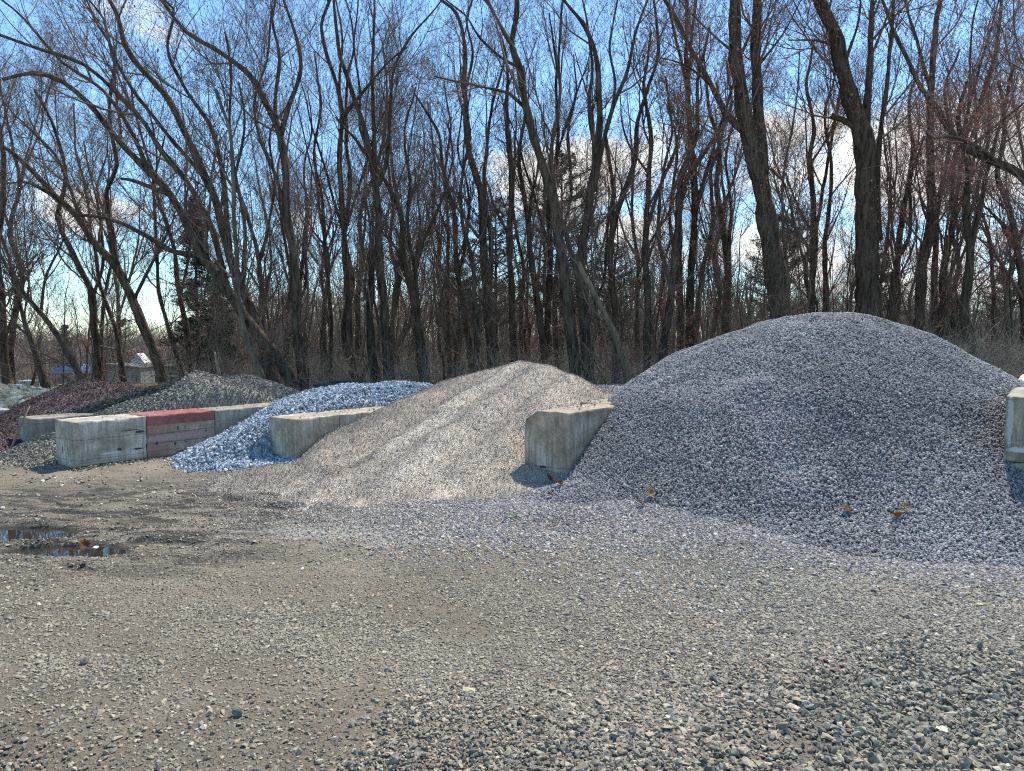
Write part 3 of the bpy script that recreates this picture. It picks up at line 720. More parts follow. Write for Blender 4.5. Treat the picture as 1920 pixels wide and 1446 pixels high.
# ---------------------------------------------------------------- trees
def bark_mat(name, dark, light, scale=10.0, moss=0.0):
    m, N, L, bs = mat(name)
    t = N.new('ShaderNodeTexCoord'); mp = N.new('ShaderNodeMapping'); mp.inputs['Scale'].default_value = (1, 1, .16); L.new(t.outputs['Object'], mp.inputs['Vector'])
    n = nd(N, 'ShaderNodeTexNoise', Scale=scale, Detail=8.0, Roughness=.7, Distortion=.3); L.new(mp.outputs[0], n.inputs['Vector'])
    n2 = nd(N, 'ShaderNodeTexNoise', Scale=.8, Detail=4.0); L.new(t.outputs['Object'], n2.inputs['Vector'])
    r = ramp(N, [(.36, dark), (.62, light)]); L.new(n.outputs['Fac'], r.inputs[0])
    r2 = ramp(N, [(.35, (.75, .75, .75)), (.65, (1.2, 1.15, 1.1))]); L.new(n2.outputs['Fac'], r2.inputs[0])
    L.new(mixc(N, L, 1.0, r.outputs[0], r2.outputs[0], 'MULTIPLY'), bs.inputs['Base Color'])
    bs.inputs['Roughness'].default_value = .95; bs.inputs['Specular IOR Level'].default_value = .1
    bump(N, L, n.outputs['Fac'], bs, 1.0, .05)
    return m
M_BARK = bark_mat('bark_grey_brown', (.028, .020, .014), (.165, .125, .09))
M_BARKL = bark_mat('bark_pale', (.10, .078, .055), (.26, .205, .15))
M_BARKD = bark_mat('bark_dark', (.020, .014, .010), (.105, .08, .058))
M_TWIG = plain('twig_brown', (.145, .105, .078), .9, var=.35, scale=1.2)
M_TWIGR = plain('twig_reddish', (.185, .115, .09), .9, var=.35, scale=1.2)
M_BUD = plain('red_bud', (.50, .20, .12), .8, var=.4, scale=3)
M_BUDD = plain('dark_bud', (.28, .12, .10), .8, var=.4, scale=3)
M_DEAD = plain('dead_wood', (.30, .25, .19), .9, var=.4, scale=6)

def resample(pts, rad, step=.55):
    """smooth a hand-set polyline: Catmull-Rom, then even spacing"""
    pts = np.array(pts, float); rad = np.array(rad, float)
    if len(pts) < 2: return pts, rad
    P = np.vstack([2 * pts[0] - pts[1], pts, 2 * pts[-1] - pts[-2]])
    Rr = np.concatenate([[rad[0]], rad, [rad[-1]]])
    out, ro = [], []
    for i in range(1, len(P) - 2):
        n = max(2, int(np.linalg.norm(P[i + 1] - P[i]) / step) + 1)
        t = np.linspace(0, 1, n, endpoint=False)[:, None]
        a, b, c, d = P[i - 1], P[i], P[i + 1], P[i + 2]
        out.append(.5 * (2 * b + (c - a) * t + (2 * a - 5 * b + 4 * c - d) * t ** 2 + (3 * b - a - 3 * c + d) * t ** 3))
        ro.append(Rr[i] * (1 - t[:, 0]) + Rr[i + 1] * t[:, 0])
    out.append(P[-2][None]); ro.append([Rr[-2]])
    return np.vstack(out), np.concatenate(ro)
def to_n(P, Rd, n):
    d = np.concatenate([[0], np.cumsum(np.linalg.norm(np.diff(P, axis=0), axis=1))])
    u = np.linspace(0, d[-1], n)
    return np.stack([np.interp(u, d, P[:, k]) for k in range(3)], -1), np.interp(u, d, Rd)
def spawn(P, Rd, count, t0, t1, length, lenvar, ang, up, npts, wob, r, rk=.55, rmax=9, tip=.25, rmin=.003, bias=None):
    """P (m,n,3) parents -> (m*count, npts, 3) children"""
    m, n, _ = P.shape; c = m * count
    par = np.repeat(np.arange(m), count)
    u = r.uniform(t0, t1, c) * (n - 1); i = np.minimum(u.astype(int), n - 2); f = (u - i)[:, None]
    base = P[par, i] * (1 - f) + P[par, i + 1] * f
    T = P[par, i + 1] - P[par, i]; T /= np.linalg.norm(T, axis=1)[:, None] + 1e-9
    rb = Rd[par, i] * (1 - f[:, 0]) + Rd[par, i + 1] * f[:, 0]
    a = r.normal(size=(c, 3)); a -= (a * T).sum(1)[:, None] * T; a /= np.linalg.norm(a, axis=1)[:, None] + 1e-9
    th = np.radians(r.normal(ang, ang * .22, c))[:, None]
    d = T * np.cos(th) + a * np.sin(th)
    plen = np.linalg.norm(np.diff(P, axis=1), axis=2).sum(1)[par]
    ln = (length if not callable(length) else length(plen, u / (n - 1))) * np.exp(r.normal(0, lenvar, c))
    seg = (ln / (npts - 1))[:, None]
    Q = np.empty((c, npts, 3)); Q[:, 0] = base
    drift = r.normal(0, wob * .6, (c, 3))
    for k in range(1, npts):
        d = d + np.array([0, 0, up]) + r.normal(0, wob, (c, 3)) + drift * .5
        d /= np.linalg.norm(d, axis=1)[:, None]
        Q[:, k] = Q[:, k - 1] + d * seg
    r0 = np.clip(np.minimum(rb * rk, .014 * ln + .0035), rmin, rmax)
    RR = r0[:, None] * np.linspace(1, tip, npts)[None, :]
    return Q, np.maximum(RR, rmin * .8)
def buds(Q, n, size, r):
    """little bud clusters near the ends of twigs, 8-face solids"""
    m = len(Q); k = r.integers(0, m, n); i = r.integers(Q.shape[1] // 2, Q.shape[1], n)
    c = Q[k, i] + r.normal(0, .03, (n, 3)); s = size * np.exp(r.normal(0, .3, n))
    o = np.array([[1, 0, 0], [-1, 0, 0], [0, 1, 0], [0, -1, 0], [0, 0, 1.3], [0, 0, -1.3]]) * .5
    f = np.array([[0, 2, 4], [2, 1, 4], [1, 3, 4], [3, 0, 4], [2, 0, 5], [1, 2, 5], [3, 1, 5], [0, 3, 5]])
    V = c[:, None] + o[None] * s[:, None, None]
    return V.reshape(-1, 3), [(f[None] + (np.arange(n) * 6)[:, None, None]).reshape(-1, 3)], None
def crown_parts(limbs, r, dens=1.0, k1=8, k2=5, k3=4, k4=3, up=.12, spread=40, tw=.0046, l1=2.8, low=.25):
    """limbs: list of (P, R) resampled; returns branch and twig strand sets"""
    LP = np.stack([to_n(p, q, 24)[0] for p, q in limbs]); LR = np.stack([to_n(p, q, 24)[1] for p, q in limbs])
    B1, R1 = spawn(LP, LR, max(2, int(k1 * dens)), low, .98, lambda pl, u: np.clip(l1 * (1.15 - .55 * u), .6, 9), .30, spread, up, 9, .10, r, rk=.5, rmin=.010)
    pl0 = np.linalg.norm(np.diff(LP, axis=1), axis=2).sum(1); keep = r.random(len(B1)) < np.clip(np.repeat(pl0, len(B1) // len(LP)) / 8.0, .15, 1)
    B1, R1 = B1[keep], R1[keep]
    # a few small ones on the lower stem
    B1b, R1b = spawn(LP, LR, max(1, int(k1 * dens * .35)), .04, low + .1, lambda pl, u: 1.1 + 0 * u, .4, 60, .05, 9, .13, r, rk=.3, rmin=.007)
    B1 = np.concatenate([B1, B1b]); R1 = np.concatenate([R1, R1b])
    B2, R2 = spawn(B1, R1, k2, .15, 1.0, lambda pl, u: .50 * pl * (1.15 - .5 * u) + .2, .3, 38, up, 7, .11, r, rk=.7, rmin=tw * 1.25)
    B3, R3 = spawn(B2, R2, k3, .12, 1.0, lambda pl, u: .45 * pl + .28, .3, 38, up * .8, 5, .13, r, rk=.8, rmin=tw)
    sets = [(B1, R1, 4), (B2, R2, 3), (B3, R3, 3)]
    if k4:
        B4, R4 = spawn(B3, R3, k4, .15, 1.0, lambda pl, u: .45 * pl + .10, .3, 42, up * .6, 4, .14, r, rk=.9, rmin=tw * .8)
        sets.append((B4, R4, 3))
    return sets
def build_tree(root, limbs, r, mtrunk, mtwig, mbud=None, nbud=0, budsize=.03, trunk_k=10, wob=.03, **kw):
    tp = []
    for p, q in limbs:
        n = max(10, int(len(p) * 1.6)); P, Q = to_n(p, q, n)
        L_ = np.linalg.norm(P[-1] - P[0])
        ang = np.linspace(0, L_ * 1.3, n)
        for ax_ in range(2):
            ph = r.uniform(0, 9, 3); P[:, ax_] += wob * sum(np.sin(ang * f + h) / f ** .6 for f, h in zip((.7, 1.6, 3.1), ph)) * np.linspace(.3, 1, n)
        Q = Q * (1 + .07 * np.sin(ang * 2.6 + r.uniform(0, 6)) + .04 * r.normal(size=n))
        V, f, _ = tubes(P[None], Q[None], trunk_k, cap=True)
        V = V + .0 * V
        rr = np.repeat(Q, trunk_k)[:, None]
        V = V + r.normal(0, .05, V.shape) * rr
        tp.append((V, f, None))
    A, fs, _ = join_np(tp)
    link('trunk', mesh_np('trunk', A, fs, True), root, [mtrunk])
    sets = crown_parts(limbs, r, **kw)
    cp = [tubes(P, Q, k) for P, Q, k in sets]
    nb = 0
    if nbud: cp.append(buds(sets[-1][0], nbud, budsize, r)); nb = nbud * 8
    A, fs, _ = join_np(cp)
    nf = sum(len(f) for f in fs); mi = np.zeros(nf)
    if nb: mi[-nb:] = 1
    link('crown', mesh_np('crown', A, fs, np.concatenate([np.ones(nf - nb, bool), np.zeros(nb, bool)]), None, mi), root, [mtwig, mbud or M_BUD])

ORG = {'A': (0, 1.955), 'B': (600, 1.954), 'C': (1240, 1.954)}
def traced(view, Y, label, limbs, mt=M_BARK, mw=M_TWIG, mb=M_BUDD, nb=800, dens=1.0, name='bare_tree', cat='tree', seed=0, lean=0.0, **kw):
    Y = Y * (1.36 if view == 'C' else 1.05 if view == 'B' else 1.0)
    """limbs: (width at base px, width at tip px, [(x, y) ...]) in the enlarged view's pixels, first limb is the stem"""
    r = np.random.default_rng(1000 + seed); ox, sc = ORG[view]
    done = []
    for li, (w0, w1, pts) in enumerate(limbs):
        pts = [(ox + x / sc, y / sc) for x, y in pts]
        if li == 0:
            y0 = Y
            gz = float(ground_h(at(*pts[0], Y)[0], Y))
            first = at(*pts[0], Y)
            if first[2] > gz + .15:       # carry the stem down to the ground behind the heaps
                sl = (pts[0][0] - pts[1][0]) / max(1, (pts[0][1] - pts[1][1])) * .6
                dy = (first[2] - gz) / Y * F
                pts = [(pts[0][0] + sl * dy, pts[0][1] + dy + 3)] + pts
                w0 = w0 * 1.15
        else:
            d = [(np.hypot(p[0] - pts[0][0], p[1] - pts[0][1]), p[2]) for L_ in done for p in L_]
            y0 = min(d)[1]
        n = len(pts)
        dr = r.uniform(-2.2, 2.2) if li else lean + r.uniform(-.7, .7)
        if pts[-1][1] < 40:               # carry on above the frame
            vx = pts[-1][0] - pts[-2][0]; vy = pts[-1][1] - pts[-2][1]; h = math.hypot(vx, vy)
            pts = pts + [(pts[-1][0] + vx / h * 90, pts[-1][1] + vy / h * 90 - 20), (pts[-1][0] + vx / h * 150 + r.uniform(-40, 40), pts[-1][1] + vy / h * 190 - 60)]
        ws = (w0 + (w1 - w0) * np.linspace(0, 1, n) ** .8) / sc * (.92 if view == 'C' and w0 > 60 else .84)
        ws = np.concatenate([ws, [ws[-1] * .65, ws[-1] * .3][:len(pts) - n]])
        cum = np.concatenate([[0], np.cumsum([math.hypot(pts[i + 1][0] - pts[i][0], pts[i + 1][1] - pts[i][1]) for i in range(len(pts) - 1)])])
        ys = y0 + dr * (cum / max(1, cum[-1])) ** 1.3
        done.append([(p[0], p[1], yy) for p, yy in zip(pts, ys)])
        limbs[li] = (np.array([at(p[0], p[1], yy) for p, yy in zip(pts, ys)]), ws / 2 / F * ys)
    base = limbs[0][0][0].copy()
    if base[2] < 3: limbs[0][1][0] *= 1.3
    out = []
    for P, Q in limbs:
        P, Q = resample(P - base, Q)
        out.append((P, Q))
    root = empty(name, tuple(base))
    build_tree(root, out, r, mt, mw, mb, nb, dens=dens, **kw)
    return tag(root, label, cat, 'bare trees along the edge of the woods')

TR = [
 # ---- left third
 ('A', 21.5, 'big dark tree leaning far left, rooted behind the blue stone pile',
  [(52, 14, [(1075, 1430), (1010, 1300), (920, 1190), (830, 1060), (740, 930), (690, 830), (615, 710), (540, 620), (440, 520), (345, 400), (235, 300), (110, 268), (0, 290)]),
   (30, 12, [(745, 935), (640, 925), (580, 890), (510, 850), (400, 800), (290, 790)]), (24, 10, [(615, 710), (500, 665), (440, 655)]),
   (30, 12, [(830, 1060), (790, 880), (700, 690), (600, 560), (520, 440), (420, 330), (300, 230), (150, 185), (0, 130)]),
   (20, 8, [(540, 620), (480, 480), (380, 330), (230, 230), (80, 60), (0, 0)])], {}),
 ('A', 22.5, 'many-limbed dark tree whose upper limbs fan out left over the dark grey pile',
  [(50, 16, [(1000, 1430), (960, 1250), (890, 1060), (840, 920), (790, 740), (700, 540), (600, 340), (480, 200), (430, 60), (400, 0)]),
   (24, 8, [(840, 920), (815, 640), (770, 450), (690, 340), (610, 180), (640, 40), (600, 0)]),
   (22, 8, [(790, 740), (740, 640), (600, 480), (430, 240), (380, 70), (330, 0)]), (20, 7, [(890, 1060), (900, 830), (860, 650), (840, 420), (850, 230), (830, 120)])], {}),
 ('A', 20.5, 'thin pale grey tree that bends left and stands before the big leaning tree',
  [(30, 10, [(972, 1425), (935, 1310), (900, 1220), (872, 1060), (858, 850), (850, 650), (842, 450), (800, 330)])], dict(mt=M_BARKL, dens=.8, nb=500)),
 ('A', 22.0, 'straight tall tree that forks into three wavy limbs, left of the blue stone pile',
  [(44, 14, [(1112, 1430), (1090, 1200), (1078, 950), (1052, 800), (1040, 600), (1020, 480), (960, 340), (900, 260), (790, 180), (700, 130), (600, 20)]),
   (24, 10, [(1025, 500), (1060, 380), (1095, 290), (1098, 190), (1062, 60), (1045, 0)]), (20, 8, [(1030, 520), (1005, 380), (1030, 220), (1000, 80), (1010, 0)]),
   (18, 6, [(1052, 800), (1010, 640), (960, 520), (930, 380), (985, 200), (990, 60)])], {}),
 ('A', 23.0, 'crooked tree behind the maroon pile with limbs sweeping to the upper left',
  [(44, 15, [(600, 1400), (545, 1250), (490, 1100), (430, 980), (355, 900), (290, 800), (200, 720), (120, 640), (60, 570), (0, 530)]),
   (26, 9, [(430, 980), (400, 830), (390, 700), (430, 600), (400, 400), (420, 200), (340, 60)]), (16, 6, [(490, 1100), (560, 950), (620, 830), (560, 700), (610, 500)]),
   (16, 6, [(200, 720), (100, 670), (0, 675)]), (16, 6, [(290, 800), (220, 600), (120, 480), (0, 360)])], {}),
 ('A', 25.0, 'upright dark tree behind the maroon pile, slightly bent at half height',
  [(36, 10, [(362, 1400), (350, 1220), (340, 1080), (300, 1000), (250, 900), (205, 790), (240, 650), (210, 480), (130, 330)]),
   (16, 6, [(340, 1080), (380, 960), (370, 800), (330, 640), (300, 520)])], {}),
 ('A', 23.0, 'slim tree leaning left behind the left end of the maroon pile',
  [(26, 8, [(170, 1430), (130, 1300), (85, 1180), (60, 1080), (40, 960), (0, 850), (-60, 700)])], {}),
 ('A', 22.0, 'leaning dark tree crossing low over the cobble pile towards the left edge',
  [(34, 10, [(300, 1390), (235, 1270), (150, 1150), (85, 1075), (20, 960), (-50, 850)]), (14, 5, [(150, 1150), (170, 1000), (230, 880), (210, 760)])], {}),
 ('A', 24.0, 'thick upright tree cut by the left edge behind the cobble pile',
  [(38, 16, [(30, 1440), (12, 1260), (10, 1080), (-10, 900), (10, 700), (0, 500), (-40, 300)]), (14, 5, [(12, 1260), (60, 1120), (100, 1010), (160, 930)])], {}),
 ('A', 26.0, 'wavy slender tree rising behind the crest of the dark grey pile',
  [(24, 6, [(668, 1380), (645, 1290), (608, 1160), (580, 1060), (574, 900), (560, 720), (580, 560), (540, 380)])], {}),
 ('A', 26.5, 'straight slender tree beside the wavy one behind the dark grey pile',
  [(28, 7, [(702, 1380), (682, 1200), (660, 1080), (640, 920), (600, 800), (555, 640), (520, 500), (480, 300)]), (12, 5, [(660, 1080), (700, 900), (680, 740), (720, 600)])], {}),
 ('A', 24.5, 'narrow tree just right of the straight tree that forks into three wavy limbs',
  [(26, 7, [(955, 1400), (960, 1200), (950, 960), (900, 780), (860, 660), (900, 480), (880, 300)]), (15, 6, [(950, 960), (985, 820), (1010, 660), (990, 500), (1060, 380)])], {}),
 ('A', 27.0, 'thin tree left of the slim forked tree over the blue stone pile',
  [(22, 6, [(1205, 1400), (1215, 1180), (1190, 900), (1175, 700), (1150, 560), (1180, 380), (1150, 200)]), (10, 4, [(1190, 900), (1130, 820), (1115, 700)])], {}),
 ('A', 28.0, 'slim bent tree over the maroon pile with two thin tops',
  [(22, 6, [(455, 1400), (420, 1200), (370, 1050), (345, 900), (320, 740), (280, 560), (270, 380)]), (12, 4, [(345, 900), (300, 780), (180, 660)])], {}),
 ('A', 22.0, 'broken pale stub of a dead trunk behind the right shoulder of the dark grey pile', [(17, 9, [(812, 1425), (803, 1350), (790, 1290)])], dict(mt=M_DEAD, dens=.15, nb=0)),
 ('A', 23.0, 'thin pale dead pole leaning left over the dark grey pile', [(9, 5, [(845, 1425), (812, 1330), (782, 1245)])], dict(mt=M_DEAD, dens=.12, nb=0)),
 # ---- middle third
 ('B', 25.0, 'slim tree over the blue stone pile that forks high into a narrow Y',
  [(30, 12, [(128, 1400), (108, 1200), (92, 950), (80, 700), (72, 520), (82, 430), (55, 290), (20, 200), (5, 90), (40, 0)]),
   (18, 7, [(82, 430), (120, 380), (180, 310), (240, 240), (320, 170)]), (14, 6, [(82, 430), (70, 300), (80, 120), (60, 0)])], {}),
 ('B', 24.0, 'tall dark tree fanning wide above the right end of the blue stone pile',
  [(42, 12, [(255, 1412), (238, 1150), (215, 900), (205, 700), (185, 560), (148, 420), (100, 280), (60, 160), (50, 0)]),
   (22, 9, [(205, 690), (196, 400), (192, 200), (200, 0)]), (20, 7, [(215, 680), (240, 600), (255, 460), (262, 300), (290, 210), (350, 120), (400, 60)]),
   (14, 6, [(185, 560), (145, 470), (150, 330), (125, 180), (140, 0)])], {}),
 ('B', 23.5, 'broken dark snag beside the tall fan-limbed tree at the end of the blue pile', [(38, 22, [(205, 1405), (188, 1250), (180, 1080), (192, 960), (205, 900)])], dict(dens=.35, nb=0, mt=M_BARKD)),
 ('B', 25.5, 'dark tree forked low into several limbs over the left slope of the pea gravel pile',
  [(46, 10, [(385, 1410), (362, 1200), (340, 1060), (305, 950), (298, 800), (255, 700), (170, 560), (60, 430)]), (20, 7, [(345, 1090), (358, 930), (400, 840), (440, 750), (480, 600), (470, 440)]),
   (20, 7, [(362, 1200), (348, 1000), (320, 830), (330, 640), (310, 480), (350, 320)]), (14, 5, [(305, 950), (240, 860), (160, 800)])], {}),
 ('B', 27.0, 'tree bowed to the left over the shoulder of the pea gravel pile',
  [(32, 9, [(555, 1350), (532, 1150), (505, 1000), (492, 800), (450, 620), (430, 480), (350, 340)]), (16, 6, [(505, 1000), (540, 860), (545, 700), (510, 560), (520, 380)])], {}),
 ('B', 26.0, 'dark double stemmed tree directly over the left of the pea gravel crest',
  [(44, 10, [(630, 1345), (615, 1100), (598, 900), (585, 700), (545, 540), (532, 330), (528, 160), (490, 40), (440, 0)]), (26, 8, [(615, 1100), (628, 900), (605, 720), (610, 520), (640, 340), (690, 200)]),
   (14, 6, [(532, 330), (560, 200), (540, 80), (560, 0)])], {}),
 ('B', 27.5, 'straight dark tree right over the pea gravel crest',
  [(34, 10, [(712, 1340), (702, 1100), (695, 860), (702, 650), (682, 450), (690, 250), (660, 120)]), (14, 6, [(695, 860), (640, 760), (600, 640)])], {}),
 ('B', 28.0, 'two-topped tree behind the right shoulder of the pea gravel pile',
  [(36, 8, [(828, 1330), (800, 1130), (772, 930), (748, 720), (730, 560), (760, 400), (740, 240)]), (16, 6, [(772, 930), (770, 740), (800, 600), (790, 430)])], {}),
 ('B', 23.0, 'tall smooth grey tree curving up left and forking at the very top of the photo',
  [(52, 20, [(935, 1375), (908, 1120), (885, 920), (852, 740), (800, 560), (755, 400), (735, 250), (708, 170), (720, 40), (718, 0)]), (16, 8, [(712, 180), (670, 120), (640, 50), (610, 0)]),
   (16, 6, [(755, 400), (690, 340), (600, 320), (500, 300), (420, 280)]), (14, 6, [(735, 250), (660, 210), (580, 130), (540, 60), (460, 0)])], dict(mt=M_BARK)),
 ('B', 24.0, 'cluster of upright limbs on one dark stem behind the speckled block',
  [(54, 12, [(985, 1375), (965, 1180), (955, 980), (985, 760), (1015, 560), (1020, 350), (1010, 200), (960, 80), (900, 0)]), (26, 9, [(965, 1080), (910, 900), (860, 700), (850, 530), (880, 380), (870, 200), (890, 0)]),
   (24, 8, [(1000, 700), (1060, 430), (1130, 260), (1160, 100), (1200, 0)]), (20, 7, [(1015, 560), (985, 400), (1000, 260), (980, 120), (960, 0)])], {}),
 ('B', 21.0, 'dead pale leaning trunk propped to the left behind the speckled block', [(34, 20, [(1135, 1415), (1085, 1240), (1000, 1080), (950, 960)])], dict(mt=M_BARKL, dens=.3, nb=0)),
 ('B', 26.0, 'dark tree with a pair of wavy tops behind the left foot of the tallest pile',
  [(34, 10, [(1085, 1360), (1080, 1120), (1062, 900), (1100, 740), (1150, 600), (1165, 460), (1200, 330), (1240, 180), (1220, 0)]), (20, 7, [(1062, 900), (1075, 700), (1050, 500), (1080, 330), (1060, 160), (1090, 0)])], {}),
 ('B', 25.5, 'straight dark tree left of the tallest pile where its slope meets the woods',
  [(36, 10, [(1195, 1370), (1202, 1120), (1192, 860), (1205, 640), (1212, 480), (1190, 320), (1210, 120)]), (18, 6, [(1192, 860), (1240, 700), (1300, 560), (1330, 400)]), (13, 5, [(1205, 640), (1120, 500), (1100, 350)])], dict(mb=M_BUD, nb=2500)),
 ('B', 24.5, 'tree with steep parallel limbs over the lower left slope of the tallest pile',
  [(38, 10, [(1245, 1340), (1290, 1060), (1308, 860), (1320, 660), (1380, 480), (1390, 280), (1430, 100)]), (20, 7, [(1290, 1060), (1240, 860), (1250, 660), (1290, 480), (1270, 280)])], dict(mb=M_BUD, nb=2500)),
 ('B', 29.0, 'thin tree between the bowed tree and the double stemmed tree', [(22, 6, [(475, 1360), (468, 1100), (470, 860), (455, 660), (480, 460), (455, 300)]), (10, 4, [(470, 860), (420, 720), (400, 560)])], {}),
 ('B', 29.0, 'slim curved tree just left of the tall smooth grey tree', [(24, 6, [(870, 1345), (860, 1100), (880, 900), (920, 700), (905, 500), (940, 360), (930, 200)]), (10, 4, [(880, 900), (830, 780), (820, 640)])], {}),
 # ---- right third
 ('C', 18.5, 'largest tree with massive twin stems rising straight over the crest of the tallest pile',
  [(84, 44, [(438, 1145), (412, 950), (372, 720), (330, 560), (298, 380), (276, 200), (268, 0)]), (52, 36, [(372, 640), (358, 400), (346, 200), (346, 0)]),
   (30, 14, [(305, 490), (240, 420), (185, 310), (110, 180), (50, 60), (-10, -30)]), (12, 5, [(180, 310), (90, 240), (0, 210)]),
   (13, 5, [(400, 620), (440, 660), (462, 690)]), (12, 5, [(276, 200), (200, 140), (120, 60), (70, 0)]), (14, 5, [(346, 250), (420, 160), (480, 60)])], dict(mb=M_BUD, nb=6000, k1=12)),
 ('C', 19.5, 'massive ribbed tree with a sawn-off side limb over the right of the pile crest',
  [(92, 40, [(765, 1160), (752, 900), (745, 650), (742, 490), (705, 390), (662, 250), (645, 150), (600, 60), (570, 0)]), (36, 18, [(745, 500), (760, 300), (768, 150), (775, 0)]),
   (30, 24, [(722, 500), (690, 452), (620, 425)]), (28, 12, [(800, 880), (790, 640), (810, 420), (835, 250), (850, 0)]), (18, 8, [(645, 150), (612, 60), (625, 0)]),
   (16, 6, [(662, 250), (720, 100), (730, 0)]), (15, 5, [(640, 170), (570, 150), (470, 148)])], dict(mb=M_BUD, nb=6000, k1=12)),
 ('C', 20.5, 'tall dark tree beside the massive ribbed tree, bending over the right slope',
  [(48, 18, [(945, 1200), (958, 980), (988, 800), (985, 560), (990, 320), (1002, 120), (1018, 0)]), (18, 8, [(985, 320), (940, 160), (890, 0)]), (12, 5, [(988, 800), (940, 700), (900, 640)]),
   (14, 5, [(985, 560), (1050, 520), (1120, 470)])], dict(mb=M_BUD, nb=4500)),
 ('C', 18.0, 'dark tree with a zigzag stem behind the lower right slope of the tallest pile',
  [(50, 12, [(1145, 1310), (1112, 1150), (1130, 950), (1115, 760), (1125, 600), (1090, 440), (1120, 300)]), (24, 9, [(1130, 950), (1165, 760), (1200, 600), (1260, 400), (1300, 240)]),
   (12, 5, [(1140, 700), (1060, 750), (1010, 830)])], dict(mb=M_BUD, nb=3500)),
 ('C', 15.5, 'heavy limbed tree reaching in from beyond the right edge of the photo',
  [(70, 60, [(1560, 1330), (1500, 1000), (1430, 800)]), (46, 12, [(1430, 800), (1329, 650), (1230, 595), (1120, 545), (1055, 470), (1010, 400), (950, 320), (870, 160), (830, 60)]),
   (20, 7, [(1230, 595), (1160, 540), (1060, 500), (1000, 510)]), (14, 5, [(1120, 545), (1250, 440), (1329, 380), (1400, 300)]), (40, 14, [(1430, 800), (1440, 500), (1400, 250), (1420, 0)])], dict(mb=M_BUD, nb=6000)),
 ('C', 19.0, 'forked tree at the right edge with a limb dropping left towards the pile',
  [(38, 12, [(1335, 1330), (1325, 1080), (1300, 900), (1280, 760), (1230, 640), (1260, 480), (1230, 300)]), (20, 8, [(1310, 930), (1255, 830), (1180, 755)])], dict(mb=M_BUD, nb=3000)),
 ('C', 23.0, 'tree pair leaning right, just left of the tall dark bending tree',
  [(34, 9, [(840, 1170), (862, 950), (890, 760), (925, 560), (900, 400), (940, 260)]), (22, 8, [(862, 950), (910, 860), (918, 650), (960, 500)])], dict(mb=M_BUD, nb=2500)),
 ('C', 24.0, 'leaning tree between the left slope and the largest twin stemmed tree',
  [(34, 9, [(70, 1270), (66, 1000), (75, 720), (120, 610), (200, 500), (260, 380), (240, 220)]), (20, 7, [(66, 1000), (30, 800), (60, 560), (20, 380)])], dict(mb=M_BUD, nb=3000)),
 ('C', 25.0, 'slanting slender tree over the left slope of the tallest pile', [(26, 8, [(122, 1245), (150, 1010), (188, 810), (180, 620), (230, 480), (200, 300)]), (12, 5, [(188, 810), (260, 680), (280, 520)])], dict(mb=M_BUD, nb=2500)),
 ('C', 24.0, 'upright tree just left of the largest twin stemmed tree', [(34, 9, [(238, 1185), (242, 960), (205, 720), (215, 540), (170, 380), (150, 200)]), (18, 6, [(242, 960), (255, 780), (240, 560), (280, 400)])], dict(mb=M_BUD, nb=2500)),
 ('C', 25.0, 'dark tree between the twin stemmed tree and the massive ribbed tree',
  [(32, 8, [(552, 1130), (558, 860), (548, 600), (560, 460), (530, 300), (560, 140)]), (14, 5, [(558, 860), (500, 760), (450, 620)]), (12, 5, [(548, 600), (620, 480), (650, 330)])], dict(mb=M_BUD, nb=3500)),
 ('C', 26.0, 'slim reddish twigged tree close to the left of the massive ribbed tree', [(26, 7, [(605, 1130), (600, 880), (625, 640), (600, 420), (640, 260)])], dict(mb=M_BUD, nb=3500)),
 ('C', 24.0, 'dark tree squeezed between the massive ribbed tree and the tree pair', [(30, 8, [(1000, 1120), (1005, 900), (1020, 700), (1060, 520), (1040, 340), (1090, 180)]), (14, 5, [(1005, 900), (960, 760), (930, 600)])], dict(mb=M_BUD, nb=2500)),
 ('C', 22.0, 'thin tree over the right slope with many fine reddish twigs', [(22, 6, [(1225, 1300), (1215, 1060), (1200, 880), (1160, 700), (1200, 480), (1180, 280)])], dict(mb=M_BUD, nb=3500)),
]
for k, (v, Yd, lab, limbs, kw) in enumerate(TR):
    right = v == 'C' or (v == 'B' and k > 28)
    kw = dict(dict(mw=M_TWIGR if (right or k % 3 == 0) else M_TWIG, seed=k), **kw)
    if len(limbs) == 1: kw.setdefault('k1', 16)
    traced(v, Yd, lab, limbs, **kw)

# generic trees deeper in the wood: six kinds, each copied with its parts
def copy_tree(root, loc, rz, sc, label=None):
    c = root.copy(); COL.objects.link(c); c.location = loc; c.rotation_euler = (0, 0, rz); c.scale = (sc, sc, sc)
    if label: c['label'] = label
    for ch in root.children:
        d = ch.copy(); COL.objects.link(d); d.parent = c
    return c
def generic(seed, h, w, forks, mt, mw, **kw):
    r = np.random.default_rng(seed); n = 9
    z = np.linspace(0, h, n); x = np.cumsum(r.normal(0, h * .018, n)); y = np.cumsum(r.normal(0, h * .018, n)); x -= x[0]; y -= y[0]
    st = (np.stack([x, y, z], -1), w * np.linspace(1, .2, n)); limbs = [resample(*st)]
    for i in range(forks):
        k = r.integers(3, 6); a = r.uniform(0, 6.28); m = 6; hh = h * r.uniform(.35, .5)
        t = np.linspace(0, 1, m); p = st[0][k] + np.stack([np.cos(a) * hh * .32 * t, np.sin(a) * hh * .32 * t, hh * t], -1) + r.normal(0, .12, (m, 3)) * t[:, None]
        limbs.append(resample(p, st[1][k] * .62 * np.linspace(1, .25, m)))
    root = empty('woods_tree', (0, 0, 0))
    build_tree(root, limbs, r, mt, mw, M_BUDD, 500, **kw)
    return tag(root, 'slender bare tree deep in the woods among many like it', 'tree', 'slender bare trees deep in the woods')
